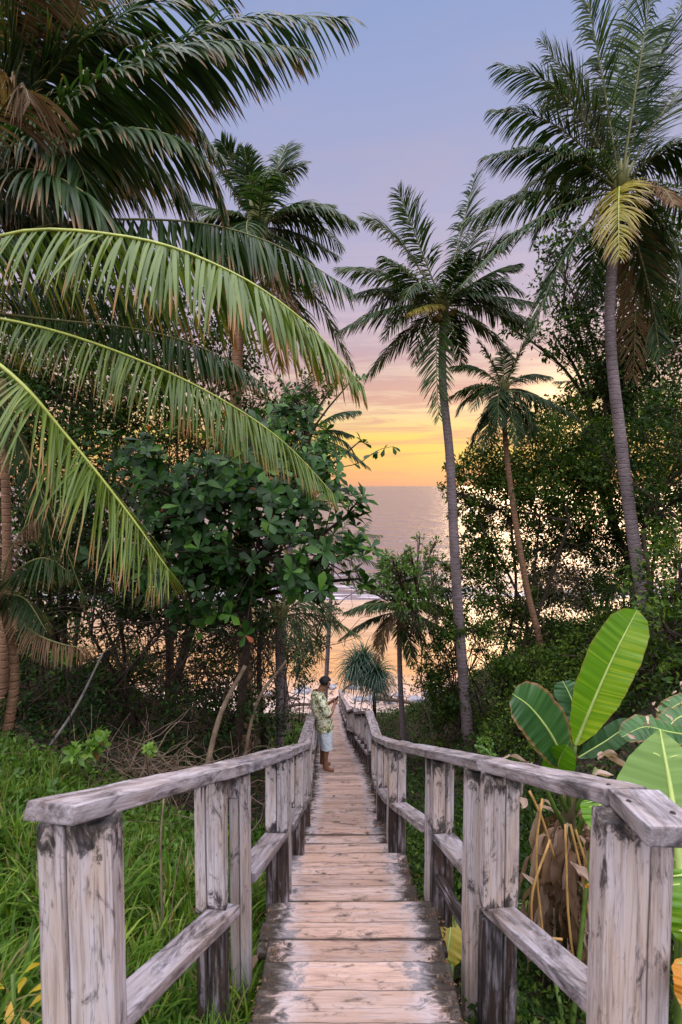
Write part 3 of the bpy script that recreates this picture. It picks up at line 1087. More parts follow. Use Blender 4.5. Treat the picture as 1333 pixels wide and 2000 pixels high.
coco_palm('coconut_palm', 'far right palm with a thin tan trunk rising out of the dark green thicket', (985, 762), 14.6, (1056, 1262, 14.6), .105, [
    (935, 700, 884, 715, .4, 'g'), (935, 738, 880, 775, -.4, 'g'), (945, 800, 915, 888, .2, 'g'), (962, 800, 940, 880, -.6, 'g'),
    (1030, 752, 1075, 790, .3, 'g'), (1055, 765, 1130, 815, -.5, 'g'), (1025, 718, 1075, 735, .5, 'g'), (960, 700, 935, 665, .3, 'g'),
    (1010, 700, 1030, 662, -.4, 'g'), (1000, 800, 1012, 870, -.7, 'g'), (1025, 800, 1045, 850, .5, 'g'), (985, 715, 985, 680, .8, 'g'), (970, 740, 975, 830, -1, 'g')],
    .66, extra=6, nl=56, w=.036, flen=2.1, ctrl=[(1030, 1150, 14.6), (1002, 980, 14.6), (988, 860, 14.6)], droop=.9, trunkmat=M_trunk_warm)
coco_palm('coconut_palm', 'palm crown half hidden behind the tallest right trunk with fronds over the glowing sky', (1215, 815), 19, (1240, 1200, 19), .17, [
    (1150, 735, 1085, 745, .4, 'g'), (1150, 775, 1100, 835, -.4, 'g'), (1170, 800, 1130, 870, .4, 'g'), (1180, 740, 1150, 690, -.3, 'g'),
    (1260, 740, 1310, 760, .3, 'g'), (1250, 800, 1300, 860, -.3, 'g'), (1215, 750, 1220, 690, .3, 'g')], .6, extra=3, nl=40, w=.04, flen=2.4)
coco_palm('coconut_palm', 'left middle palm with upright fan crown against the lilac sky above the long drooping fronds', (505, 445), 12, (478, 1180, 12), .17, [
    (430, 330, 392, 268, .3, 'g'), (460, 320, 432, 275, -.4, 'g'), (510, 340, 595, 320, .4, 'g'), (490, 350, 478, 290, -.6, 'g'),
    (560, 385, 650, 400, .5, 'g'), (605, 372, 692, 432, -.4, 'g'), (600, 480, 640, 560, .2, 'g'), (440, 385, 380, 440, -.5, 'g'),
    (420, 400, 340, 390, .5, 'g'), (555, 560, 600, 705, -.4, 'd'), (570, 540, 628, 740, .4, 'g'), (530, 560, 545, 720, -.6, 'd'),
    (470, 400, 490, 490, -1.6, 'g'), (540, 330, 560, 285, .7, 'g'), (470, 500, 440, 640, .5, 'g'), (560, 440, 660, 500, 1.0, 'g'), (600, 520, 690, 720, 1.0, 'g'), (450, 460, 390, 540, 1.2, 'g')],
    .86, extra=5, nl=70, w=.040, flen=2.6, ctrl=[(466, 900, 12), (462, 740, 12), (475, 600, 12)], trunkmat=M_trunk_warm, droop=.85, skirt=3)
coco_palm('coconut_palm', 'low palm left of the sea view with crown among almond leaves', (600, 850), 17, (560, 1420, 17), .15, [
    (650, 798, 702, 802, .3, 'g'), (665, 860, 720, 912, -.4, 'g'), (650, 830, 690, 850, .5, 'g'), (545, 790, 505, 800, -.3, 'g'),
    (545, 850, 500, 900, .3, 'g'), (575, 780, 545, 735, -.4, 'g'), (625, 790, 650, 755, .4, 'g'), (580, 900, 560, 950, .2, 'g'),
    (625, 900, 645, 950, -.2, 'g'), (600, 790, 600, 740, .3, 'g')], .65, extra=5, nl=50, w=.045, flen=2.2, ctrl=[(553, 1250, 17), (575, 1000, 17)])
coco_palm('coconut_palm', 'shorter palm over the beach with dark trunk beside the railing, right of the pandanus', (780, 1195), 17, (791, 1462, 17), .12, [
    (722, 1200, 666, 1248, .3, 'g'), (725, 1165, 676, 1195, -.4, 'g'), (845, 1205, 892, 1250, .3, 'g'), (835, 1135, 885, 1150, -.3, 'g'),
    (750, 1140, 712, 1140, .4, 'g'), (785, 1130, 795, 1085, -.4, 'g'), (820, 1215, 835, 1290, .4, 'g'), (745, 1215, 740, 1290, -.4, 'd'),
    (830, 1165, 880, 1190, .8, 'g'), (765, 1140, 745, 1095, .7, 'g'), (810, 1140, 835, 1100, .5, 'g'), (800, 1240, 805, 1300, -.7, 'g')],
    .66, extra=8, nl=56, w=.042, flen=2.0, ctrl=[(783, 1340, 17)], skirt=2, trunkmat=M_trunk)
coco_palm('coconut_palm', 'thin straight palm trunk standing behind the man, sparse fan crown over the orange beach', (652, 1085), 23, (637, 1350, 23), .13, [
    (690, 1035, 745, 1045, .3, 'g'), (700, 1075, 750, 1110, -.3, 'g'), (610, 1040, 565, 1065, .3, 'g'), (620, 1080, 590, 1130, -.3, 'g'),
    (665, 1030, 690, 1005, .4, 'g'), (640, 1040, 620, 1005, -.4, 'g'), (680, 1110, 700, 1160, .5, 'g'), (690, 1050, 720, 1020, .6, 'g')],
    .7, extra=2, nl=40, w=.03, flen=2.4)
coco_palm('coconut_palm', 'small dark young palm under the almond leaves with fronds spreading over its thin trunk', (545, 1205), 10, (547, 1450, 10), .10, [
    (600, 1150, 665, 1190, .3, 'g'), (590, 1190, 630, 1290, -.3, 'g'), (620, 1180, 700, 1240, .6, 'g'), (500, 1150, 440, 1180, .3, 'g'),
    (500, 1200, 450, 1300, -.3, 'g'), (530, 1150, 500, 1110, -.4, 'g'), (570, 1140, 600, 1100, .4, 'g'), (520, 1230, 500, 1360, .3, 'g'), (470, 1160, 400, 1230, .1, 'g')],
    .55, extra=3, nl=46, w=.025, flen=1.7, droop=.8)


def near_palm(name, label, crown, base, fronds, r0=.16, hang=1.25, ang=(2, 34)):
    bp = P(*base)
    foot = Vector((bp.x, bp.y, ground(bp.x, bp.y) - .1))
    root = empty(name, foot, label, 'palm tree', 'coconut palms round the stairway')
    cr = P(*crown)
    pts = bez([foot, foot.lerp(cr, .5) + Vector((.15, 0, 0)), cr], 70)
    mb = MB()
    mb.tube(pts, [r0 * (1.15 - .35 * i / 69) * (1 + .05 * math.sin(i * 2.1)) for i in range(70)], 14)
    mb.build('trunk', [M_trunk_warm], root)
    for (pp, kind, L, w, nl, dr, roll) in fronds:
        frond('frond', [cr] + [P(*q) for q in pp], root, {'g': GF, 'b': GB, 'y': GY, 'd': GD}[kind], nl=int(nl * (1.75 if hang > .9 else 1.4)), L=L, w=w * (.78 if hang > .9 else 1), droop=dr * (.45 if hang > .9 else 1), rr=.017, br=.35,
              var=.5 if kind == 'b' else .4, roll=roll, segs=7, t0=.06, hang=hang, vshape=0.0, ang=ang)
    return root


near_palm('coconut_palm', 'near left palm whose long light green fronds arch over the picture from the left edge', (-190, 590, 4.7), (-190, 1500, 4.9), [
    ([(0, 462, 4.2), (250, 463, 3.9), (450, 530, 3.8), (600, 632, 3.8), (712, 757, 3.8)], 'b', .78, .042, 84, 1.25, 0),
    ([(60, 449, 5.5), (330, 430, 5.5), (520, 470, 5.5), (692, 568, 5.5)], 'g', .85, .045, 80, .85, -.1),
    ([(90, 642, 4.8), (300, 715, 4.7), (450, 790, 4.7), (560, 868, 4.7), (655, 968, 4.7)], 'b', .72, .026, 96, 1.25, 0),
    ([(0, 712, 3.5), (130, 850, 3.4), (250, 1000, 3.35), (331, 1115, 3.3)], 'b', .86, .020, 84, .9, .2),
    ([(60, 620, 6.2), (280, 645, 6.2), (420, 690, 6.2), (520, 752, 6.2)], 'g', .7, .04, 70, 1.2, 0),
    ([(-60, 700, 4.6), (60, 900, 4.6), (110, 1100, 4.6)], 'g', .7, .035, 60, .9, .3),
    ([(0, 560, 6.8), (200, 560, 6.9), (420, 640, 7.0)], 'g', .85, .042, 66, 1.0, 0),
    ([(-30, 760, 6.0), (80, 950, 6.0), (170, 1180, 6.0)], 'g', .6, .03, 56, 1.2, .2),
    ([(-80, 480, 6.5), (80, 430, 6.5), (250, 470, 6.6), (350, 560, 6.6)], 'g', .8, .042, 66, 1.0, .1)])
near_palm('coconut_palm', 'upper left palm with dense dark fronds filling the top left corner', (-70, 350, 6.0), (-40, 1480, 6.2), [
    ([(100, 215, 5.9), (300, 110, 5.8), (480, 35, 5.7), (686, 34, 5.6)], 'g', .95, .038, 92, .55, .1),
    ([(60, 250, 5.6), (220, 150, 5.5), (400, 80, 5.4), (600, 95, 5.3)], 'g', .9, .04, 92, .75, 0),
    ([(80, 300, 5.4), (240, 250, 5.3), (380, 290, 5.2), (440, 410, 5.2)], 'g', .75, .038, 84, .7, .2),
    ([(50, 200, 6.3), (150, 90, 6.3), (300, 0, 6.3), (450, -30, 6.3)], 'g', 1.0, .045, 84, .5, -.2),
    ([(20, 180, 6.2), (70, 40, 6.2), (160, -80, 6.2)], 'g', 1.0, .045, 80, .4, 0),
    ([(40, 330, 5.2), (140, 360, 5.0), (230, 440, 5.0), (280, 560, 5.0)], 'g', .9, .042, 76, .8, .1),
    ([(0, 300, 5.6), (90, 260, 5.4), (160, 330, 5.2), (180, 450, 5.2)], 'g', .9, .042, 76, .8, 0),
    ([(-60, 200, 5.8), (-20, 60, 5.8), (60, -40, 5.8), (160, -60, 5.8)], 'd', .9, .03, 60, 1.0, 0),
    ([(30, 260, 6.8), (180, 190, 6.9), (330, 200, 7.0), (430, 300, 7.0)], 'g', 1.0, .045, 84, .8, 0),
    ([(-30, 230, 6.6), (50, 120, 6.6), (180, 60, 6.6), (300, 60, 6.6)], 'g', .95, .04, 84, .7, 0),
    ([(0, 330, 6.6), (110, 300, 6.6), (230, 320, 6.6), (300, 420, 6.6)], 'g', .9, .04, 84, .9, 0),
    ([(-40, 380, 6.4), (60, 380, 6.3), (150, 450, 6.2)], 'g', .9, .04, 80, .9, 0),
    ([(-60, 150, 7.0), (20, 20, 7.0), (130, -30, 7.0), (260, -10, 7.0)], 'g', 1.0, .04, 84, .7, 0),
    ([(-20, 250, 5.0), (40, 170, 4.8), (60, 200, 4.7)], 'd', .75, .03, 40, 1.3, 0),
    ([(40, 300, 7.2), (220, 280, 7.3), (350, 360, 7.4), (400, 480, 7.4)], 'g', .95, .04, 80, .9, 0)], hang=.6, ang=(35, 58))
near_palm('coconut_palm', 'small dull palm at the lower left edge with thin grey trunk', (2, 1160, 6.4), (12, 1470, 6.4), [
    ([(40, 1110, 6.3), (90, 1090, 6.2), (140, 1120, 6.2)], 'g', .5, .022, 50, .8, 0),
    ([(50, 1170, 6.3), (90, 1230, 6.2)], 'g', .4, .02, 40, 1.0, 0),
    ([(20, 1080, 6.5), (60, 1020, 6.6), (110, 1010, 6.6)], 'd', .5, .02, 44, .8, 0),
    ([(60, 1230, 6.2), (130, 1260, 6.2), (190, 1265, 6.1)], 'd', .35, .018, 44, 1.1, 0),
    ([(-40, 1100, 6.3), (-80, 1120, 6.3)], 'g', .5, .02, 40, .8, 0)], r0=.055)

# ------------------------------------------------------------------ broadleaf trees and shrubs
leafy('almond_tree', 'large leaved almond tree with glossy dark green rosettes in front of the sea view', 'tree',
      [(390, 1010, 7.4, .75), (500, 960, 7.2, .65), (600, 985, 7.0, .5), (625, 1090, 6.8, .45), (510, 1090, 6.9, .65), (400, 1120, 7.2, .6),
       (680, 1005, 6.7, .2), (690, 1080, 6.6, .22), (330, 930, 7.8, .6), (470, 880, 8.0, .55), (560, 900, 8.0, .5), (600, 1140, 6.8, .22), (705, 1130, 6.9, .12), (310, 1040, 7.4, .5)],
      base=(455, 1480, 8.6), leaf=.21, dens=2.3, mat=M_leaf_big, tmpl=LEAFO, rosette=7, trunk_r=.10, var=.45)
leafy('forest_tree', 'small leaved tree behind the drooping fronds left of the almond tree', 'tree',
      [(250, 810, 12.5, 1.1), (400, 800, 12.5, 1.0), (330, 900, 12, 1.0), (540, 800, 13, .8), (200, 900, 12, 1.1), (450, 690, 13, .8), (300, 690, 13, 1.0), (610, 760, 13.5, .4)],
      base=(330, 1400, 12), leaf=.13, dens=.85, mat=M_leaf_small, tmpl=LEAF2, stems=3, trunk_r=.14, var=.4)
leafy('forest_tree', 'dark leafy tree at the left edge behind the near fronds', 'tree',
      [(60, 780, 11, 1.1), (120, 900, 10.5, 1.0), (40, 960, 10, .9), (170, 1010, 10, .9), (90, 1080, 9.5, .8), (220, 1080, 10, .7), (60, 660, 11.5, 1.1), (-60, 850, 10, 1.2)],
      base=(95, 1460, 9.5), leaf=.12, dens=.9, mat=M_leaf_small, tmpl=LEAF2, stems=3, trunk_r=.12, var=.32)
leafy('forest_tree', 'medium leaved tree top showing beside the leaning fronds under the lilac sky', 'tree',
      [(590, 800, 9.6, .34), (560, 840, 9.8, .4), (655, 745, 9.4, .12), (640, 880, 9.4, .25), (610, 930, 9.2, .4), (690, 740, 9.3, .08), (700, 865, 9.3, .08)],
      base=(520, 1440, 9.8), leaf=.17, dens=3.4, mat=M_leaf_big, tmpl=LEAFO, rosette=7, trunk_r=.07, var=.5)
leafy('thicket', 'dark tangled thicket of bare stems left of the young palm', 'shrub',
      [(260, 1180, 9.5, .6), (350, 1200, 9.5, .55), (430, 1200, 9.3, .5), (180, 1180, 9, .6), (300, 1130, 10, .6)],
      base=(300, 1430, 9.5), leaf=.09, dens=.6, mat=M_leaf_small, tmpl=LEAF2, stems=8, trunk_r=.045, var=.3, spread=.5)
leafy('thicket', 'shadowy undergrowth mound below the almond tree beside the railing', 'shrub',
      [(460, 1390, 8.6, .6), (380, 1420, 8.0, .5), (520, 1400, 9.5, .5), (420, 1320, 9, .45)],
      base=(430, 1460, 8.4), leaf=.09, dens=.55, mat=M_leaf_small, tmpl=LEAF2, stems=8, trunk_r=.04, var=.25, spread=.4)
leafy('thicket', 'dark undergrowth at the left edge above the grass bank', 'shrub',
      [(60, 1330, 8.0, .6), (140, 1370, 8, .55), (220, 1350, 8.5, .55), (30, 1420, 7.2, .45), (110, 1430, 7.2, .4)],
      base=(100, 1460, 7.8), leaf=.08, dens=.55, mat=M_leaf_small, tmpl=LEAF2, stems=8, trunk_r=.035, var=.25, spread=.5)
leafy('thicket', 'wide mass of undergrowth further down the slope behind the left trunks', 'shrub',
      [(200, 1290, 13, .8), (330, 1320, 13, .7), (60, 1250, 12, .9), (430, 1290, 13, .6), (500, 1330, 14, .6), (-40, 1180, 12, 1.0)],
      base=(260, 1400, 13), leaf=.11, dens=.5, mat=M_leaf_small, tmpl=LEAF2, stems=9, trunk_r=.05, var=.35, spread=.8)
leafy('bush', 'bright green bush beside the left railing in front of the beach rocks', 'shrub',
      [(566, 1440, 11.5, .28), (552, 1456, 11, .22), (585, 1450, 11.5, .22)], leaf=.07, dens=1.0, mat=M_leaf_bright, tmpl=LEAF2, stems=4, trunk_r=.02, var=.4)
leafy('seedling', 'bright green seedling in front of the dead brush pile', 'plant',
      [(185, 1458, 5.6, .10), (150, 1472, 5.5, .08), (195, 1440, 5.7, .07)], leaf=.11, dens=34, mat=M_leaf_bright, tmpl=LEAF2, rosette=6, stems=2, trunk_r=.01, var=.5)
leafy('seedling', 'small bright green sprig under the tip of the near frond', 'plant',
      [(120, 1282, 6.6, .10), (140, 1290, 6.6, .06)], leaf=.09, dens=40, mat=M_leaf_bright, tmpl=LEAF2, rosette=6, stems=1, trunk_r=.01, var=.4)
leafy('seedling', 'tiny yellow green sprig in the brush behind the left railing', 'plant',
      [(292, 1462, 5.9, .05)], leaf=.07, dens=200, mat=M_leaf_bright, tmpl=LEAFO, rosette=6, stems=1, trunk_r=.008, var=.8)
# centre, above the beach
leafy('light_green_tree', 'light green open branched tree between the short palm and the tall central trunk', 'tree',
      [(775, 1105, 12.5, .32), (825, 1135, 15.4, .42), (845, 1085, 15.5, .32), (800, 1075, 12.5, .12), (860, 1180, 15.6, .42), (820, 1050, 15.4, .12), (745, 1135, 12.3, .24), (715, 1150, 12.6, .2), (790, 1100, 13, .3), (850, 1060, 15.4, .12), (790, 1165, 12.8, .3), (835, 1210, 15.6, .4), (760, 1085, 12.4, .12)],
      base=(850, 1440, 13), leaf=.13, dens=1.05, mat=M_leaf_bright, tmpl=LEAF2, stems=2, trunk_r=.04, var=.12)
leafy('thicket', 'airy screen of small leaves and twigs over the orange sand left of the man', 'shrub',
      [(600, 1250, 14, .55), (580, 1310, 13.5, .45), (640, 1190, 14, .3), (560, 1260, 14, .5)],
      base=(565, 1400, 13.6), leaf=.09, dens=.8, mat=M_leaf_small, tmpl=LEAF2, stems=6, trunk_r=.035, var=.3, spread=.2)
leafy('thicket', 'screen of leaves above the sand between the short palm and the tall central trunk', 'shrub',
      [(850, 1280, 15.5, .6), (880, 1220, 15.5, .5), (835, 1330, 16, .5), (880, 1340, 15, .6), (840, 1390, 15, .5), (870, 1150, 16, .4)],
      base=(860, 1400, 15), leaf=.11, dens=1.1, mat=M_leaf_small, tmpl=LEAF2, stems=6, trunk_r=.04, var=.4, spread=.4)
# right hand masses
leafy('forest_tree', 'large dark leafy tree mass left of the tallest right trunk at horizon height', 'tree',
      [(925, 930, 16, .85), (985, 900, 16.5, 1.0), (1060, 880, 16, 1.2), (1120, 850, 16.5, 1.0), (1010, 965, 15.5, .8), (1090, 960, 15, .9), (905, 985, 15.5, .5), (870, 960, 15, .22), (1150, 950, 15, 1.0), (895, 905, 15.5, .3)],
      base=(1040, 1300, 15.5), leaf=.13, dens=1.4, mat=M_leaf_small, tmpl=LEAF2, stems=4, trunk_r=.11, var=.68, spread=.7)
leafy('forest_tree', 'leafy tree filling the right edge beside the tallest trunk', 'tree',
      [(1285, 860, 14, .9), (1335, 800, 12, .8), (1350, 950, 11, .7), (1270, 980, 14.5, .8), (1180, 890, 15, .9), (1380, 880, 11, .8)],
      base=(1340, 1280, 10.5), leaf=.11, dens=1.1, mat=M_leaf_small, tmpl=LEAF2, stems=3, trunk_r=.12, var=.4, spread=.6)
leafy('forest_tree', 'tall dark tree behind the tallest palm crown at the upper right', 'tree',
      [(1130, 560, 17, 1.1), (1080, 650, 17, .8), (1190, 640, 17, 1.2), (1290, 560, 17, 1.5), (1290, 690, 16.5, 1.3), (1140, 725, 17, .9), (1075, 490, 17, .45), (1230, 500, 17, 1.1),
       (1120, 450, 17, .5), (1350, 640, 16, 1.4), (1230, 750, 16.5, 1.0), (1000, 640, 17.5, .3), (1300, 430, 17, 1.0)],
      base=(1255, 1190, 16.5), leaf=.16, dens=1.05, mat=M_leaf_small, tmpl=LEAF2, stems=2, trunk_r=.24, var=.35, spread=.4)
leafy('thicket', 'sparse thin stemmed thicket between the tan trunk and the tall central trunk', 'shrub',
      [(930, 1060, 16, .6), (985, 1090, 16, .7), (940, 1150, 15.5, .65), (1010, 1170, 16, .6), (905, 1110, 15.5, .45), (965, 1010, 16, .6), (905, 1210, 15, .6)],
      base=(965, 1330, 15.5), leaf=.12, dens=1.9, mat=M_leaf_small, tmpl=LEAF2, stems=16, trunk_r=.04, var=.62, spread=.9)
leafy('thicket', 'backlit thicket of bare stems right of the tan trunk with glowing gaps', 'shrub',
      [(1080, 1050, 17, .8), (1150, 1060, 17, .8), (1100, 1140, 16.5, .8), (1170, 1160, 16.5, .7), (1220, 1080, 17, .7), (1060, 1190, 16, .7)],
      base=(1120, 1260, 16.5), leaf=.12, dens=1.7, mat=M_leaf_small, tmpl=LEAF2, stems=30, trunk_r=.045, var=.4, spread=1.4)
leafy('bush', 'dense dark bush right of the tall central trunk base', 'shrub',
      [(985, 1330, 13.5, .6), (880, 1330, 15.8, .6), (1005, 1290, 14, .55), (955, 1250, 15.5, .6), (870, 1390, 15.5, .5), (925, 1400, 15.4, .5)],
      leaf=.085, dens=1.2, mat=M_leaf_small, tmpl=LEAF2, stems=5, trunk_r=.04, var=.6, spread=.4)
leafy('bush', 'leafy bush mass below the tan trunk behind the banana leaves', 'shrub',
      [(1060, 1310, 12.5, .75), (1130, 1270, 13, .8), (1100, 1360, 11.5, .7), (1180, 1330, 11.5, .7), (1190, 1240, 13, .7)],
      leaf=.095, dens=1.2, mat=M_leaf_small, tmpl=LEAF2, stems=5, trunk_r=.05, var=.7, spread=.4)
leafy('bush', 'low ragged bush in the gully between railing and left banana leaf', 'shrub',
      [(1010, 1430, 10.5, .55), (985, 1450, 11.5, .35), (985, 1500, 9.5, .4), (1050, 1440, 10, .6), (880, 1475, 15.6, .4), (850, 1465, 15, .4)],
      leaf=.075, dens=1.1, mat=M_leaf_small, tmpl=LEAF2, stems=5, trunk_r=.03, var=.7, spread=.4)
leafy('bush', 'glossy green bush at the right edge above the dry curled leaves', 'shrub',
      [(1300, 1230, 8.6, .6), (1330, 1130, 9.5, .7), (1270, 1310, 8.6, .5), (1340, 1330, 7.8, .5), (1310, 1180, 10.5, .4), (1330, 1050, 10.5, .5)],
      leaf=.11, dens=.9, mat=M_leaf_small, tmpl=LEAF2, stems=5, trunk_r=.04, var=.62, spread=.4)
leafy('sapling', 'yellow green sapling sprig in the gully left of the banana plant', 'plant',
      [(948, 1455, 9.0, .12), (955, 1480, 8.9, .1)], leaf=.10, dens=30, mat=M_leaf_bright, tmpl=LEAFO, rosette=6, stems=1, trunk_r=.012, var=.35)


leafy('forest_tree', 'broad dark tree canopy right of the tallest right trunk reaching the picture edge', 'tree',
      [(1180, 800, 18, 1.0), (1260, 790, 18, 1.2), (1340, 860, 17, 1.4), (1200, 930, 17, 1.2), (1290, 980, 16, 1.2), (1100, 800, 18.5, .7), (1130, 920, 17.5, 1.0)],
      base=(1230, 1260, 17), leaf=.14, dens=1.3, mat=M_leaf_small, tmpl=LEAF2, stems=4, trunk_r=.12, var=.55, spread=.6)
leafy('thicket', 'long dark hedge of undergrowth between the left trunks and the beach', 'shrub',
      [(40, 1180, 14, 1.0), (150, 1130, 14, .9), (120, 1260, 13, .9), (20, 1300, 11, .8), (260, 1310, 14, .7), (350, 1140, 14, .6), (450, 1240, 14, .5), (400, 1340, 12, .6), (500, 1230, 13, .4), (200, 1340, 11, .6)],
      base=(200, 1400, 12.5), leaf=.12, dens=1.5, mat=M_leaf_small, tmpl=LEAF2, stems=9, trunk_r=.04, var=.35, spread=1.0)
leafy('thicket', 'screen of dense small leaves under the far right palm over the glowing water', 'shrub',
      [(1030, 1050, 18, .8), (1110, 1010, 18, .8), (1190, 1020, 18, .9), (1250, 1080, 18, .8), (1060, 1130, 17.5, .6), (960, 1190, 17, .5), (1020, 1230, 17, .6), (1190, 1130, 17.5, .6)],
      base=(1110, 1270, 17.5), leaf=.13, dens=1.3, mat=M_leaf_small, tmpl=LEAF2, stems=16, trunk_r=.04, var=.6, spread=1.4)
leafy('bush', 'big dark bush bank along the right slope under the tallest trunk', 'shrub',
      [(1230, 1180, 14.5, .9), (1150, 1230, 14, .8), (1060, 1250, 15, .7), (1340, 1180, 12.5, .7), (1240, 1330, 9.5, .5), (1150, 1380, 9.5, .55), (1200, 1400, 8.5, .5)],
      leaf=.09, dens=.9, mat=M_leaf_small, tmpl=LEAF2, stems=5, trunk_r=.05, var=.35, spread=.5)
leafy('forest_tree', 'dense dark canopy far left between the upper fronds and the leaning frond', 'tree',
      [(80, 560, 12, 1.2), (200, 620, 12.5, 1.2), (330, 620, 13, 1.0), (20, 700, 12, 1.2), (150, 740, 12, 1.1), (280, 760, 12.5, .9), (420, 730, 13.5, .7)],
      base=(200, 1400, 11.5), leaf=.14, dens=.75, mat=M_leaf_small, tmpl=LEAF2, stems=3, trunk_r=.12, var=.35, spread=.5)
leafy('forest_tree', 'dark small leaved tree filling the shade left of the almond tree', 'tree',
      [(260, 960, 9.5, .7), (180, 1040, 9.5, .7), (300, 1080, 9.2, .6), (240, 1150, 9.5, .55), (350, 1160, 9.2, .5), (120, 1160, 9.5, .6), (430, 1180, 8.8, .4), (500, 1190, 8.6, .4), (40, 1120, 9.5, .7)],
      base=(230, 1430, 9), leaf=.11, dens=.85, mat=M_leaf_small, tmpl=LEAF2, stems=5, trunk_r=.07, var=.25, spread=.5)


def vine_mass(name, label, cat, c, ext, n, L, r, mat, wig=.3, down=0.0, base=None):
    root_p = Vector(c)
    mb = MB()
    for i in range(n):
        a = root_p + Vector((random.gauss(0, ext[0]), random.gauss(0, ext[1]), random.gauss(0, ext[2])))
        d = Vector((random.gauss(0, 1), random.gauss(0, .6), random.gauss(0, .5) + down)).normalized()
        pts = [a]
        for j in range(6):
            d = (d + Vector((random.gauss(0, wig), random.gauss(0, wig), random.gauss(0, wig)))).normalized()
            a = a + d * L / 6 * random.uniform(.6, 1.4)
            g_ = ground(a.x, a.y) + .01
            if a.z < g_: a.z = g_
            pts.append(a.copy())
        rr = r * random.uniform(.4, 1.4)
        mb.tube(pts, [rr * (1 - .12 * j) for j in range(7)], 4)
    o = mb.build(name, [mat])
    if name == 'brush_pile': return tag(o, kind='stuff')
    return tag(o, label, cat)


q = P(265, 1440, 6.1)
q.z = ground(q.x, q.y) + .22
vine_mass('brush_pile', 'tangle of pale dead twigs heaped on the bank behind the left railing', 'brush', q, (.45, .3, .10), 170, .8, .006, M_twig)
q = P(420, 1420, 7.0)
vine_mass('brush_pile', 'smaller heap of dead twigs right of the larger tangle', 'brush', Vector((q.x, q.y, ground(q.x, q.y) + .2)), (.3, .3, .12), 70, .8, .006, M_twig)
q = P(1110, 1170, 15.5)
vine_mass('dead_vines', 'brown tangle of dead vines hanging in the backlit thicket', 'vines', q, (.8, .4, .9), 420, 1.0, .006, M_twig, down=-.5)
q = P(300, 1240, 8.8)
vine_mass('dead_vines', 'dark hanging vines and roots under the near frond tips', 'vines', q, (1.1, .5, .7), 260, 1.3, .009, M_bark, down=-.9, wig=.2)
q = P(470, 1300, 8.8)
vine_mass('dead_vines', 'dark upright tangled stems under the almond tree', 'vines', q, (.7, .5, .6), 200, 1.3, .009, M_bark, down=1.2, wig=.2)


def limb(name, label, pts, r0, r1, mat, cat='branch', n=16):
    mb = MB()
    pp = bez(pts, n)
    mb.tube(pp, [r0 + (r1 - r0) * i / (n - 1) for i in range(n)], 8)
    return tag(mb.build(name, [mat]), label, cat)


def G(px, py, d, up=-.05):
    q_ = P(px, py, d)
    return Vector((q_.x, q_.y, ground(q_.x, q_.y) + up))


limb('leaning_branch', 'pale grey bare branch leaning across the dark undergrowth on the left', [G(95, 1500, 6.6), P(150, 1380, 6.7), P(202, 1275, 6.8)], .022, .012, M_twig_grey)
limb('leaning_branch', 'brown leaning trunk rising to the right beside the left railing', [G(395, 1490, 7.2), P(430, 1400, 7.4), P(480, 1300, 7.6)], .045, .03, M_twig)
limb('leaning_branch', 'second thinner leaning trunk nearer the young palm', [G(470, 1470, 8.2), P(500, 1380, 8.2), P(560, 1290, 8.4)], .035, .02, M_twig)
for i, (lb, a, b_, d_, r) in enumerate([('dark trunk standing beneath the near frond tip', (325, 1440), (322, 1130), 9, .055),
                                       ('crooked dark trunk left of the near frond tip', (240, 1420), (225, 1150), 9.5, .045),
                                       ('brown palm-like trunk at the far left edge below the top frond', (6, 1440), (5, 740), 7.5, .075),
                                       ('thin dark trunk in the left undergrowth near the edge', (85, 1400), (70, 1100), 9, .04)]):
    limb('tree_trunk', lb, [G(a[0], a[1], d_), P((a[0] + b_[0]) / 2 + random.uniform(-12, 12), (a[1] + b_[1]) / 2, d_), P(b_[0], b_[1], d_)], r, r * .7, M_bark if i != 2 else M_trunk_warm, 'trunk', 30)
# bare twig with four leaves against the sky
tw = empty('leafy_twig', P(630, 935, 7.2), 'thin twig with a few dark leaves reaching out against the orange sky', 'twig')
mb = MB()
mb.tube(bez([P(560, 960, 7.3), P(640, 920, 7.2), P(700, 905, 7.2), P(738, 880, 7.2), P(768, 872, 7.2)], 12), [.008 * (1.2 - i / 14) for i in range(12)], 5)
mb.build('stem', [M_bark], tw)
mb = MB()
pl = [P(738, 880, 7.2), P(752, 876, 7.2), P(724, 888, 7.2), P(768, 872, 7.2), P(660, 915, 7.2), P(690, 905, 7.2), P(640, 922, 7.2)]
for j, q in enumerate(pl * 2):
    dr = np.array([[random.uniform(-.6, 1), random.uniform(-.4, .2), random.uniform(-.6, .7)]])
    scatter(mb, LEAFO, np.array([tuple(q)]), dr, np.array([[0, -.6, .8]]), np.array([.13]), 0, .3)
mb.build('foliage', [M_leaf_big], tw)

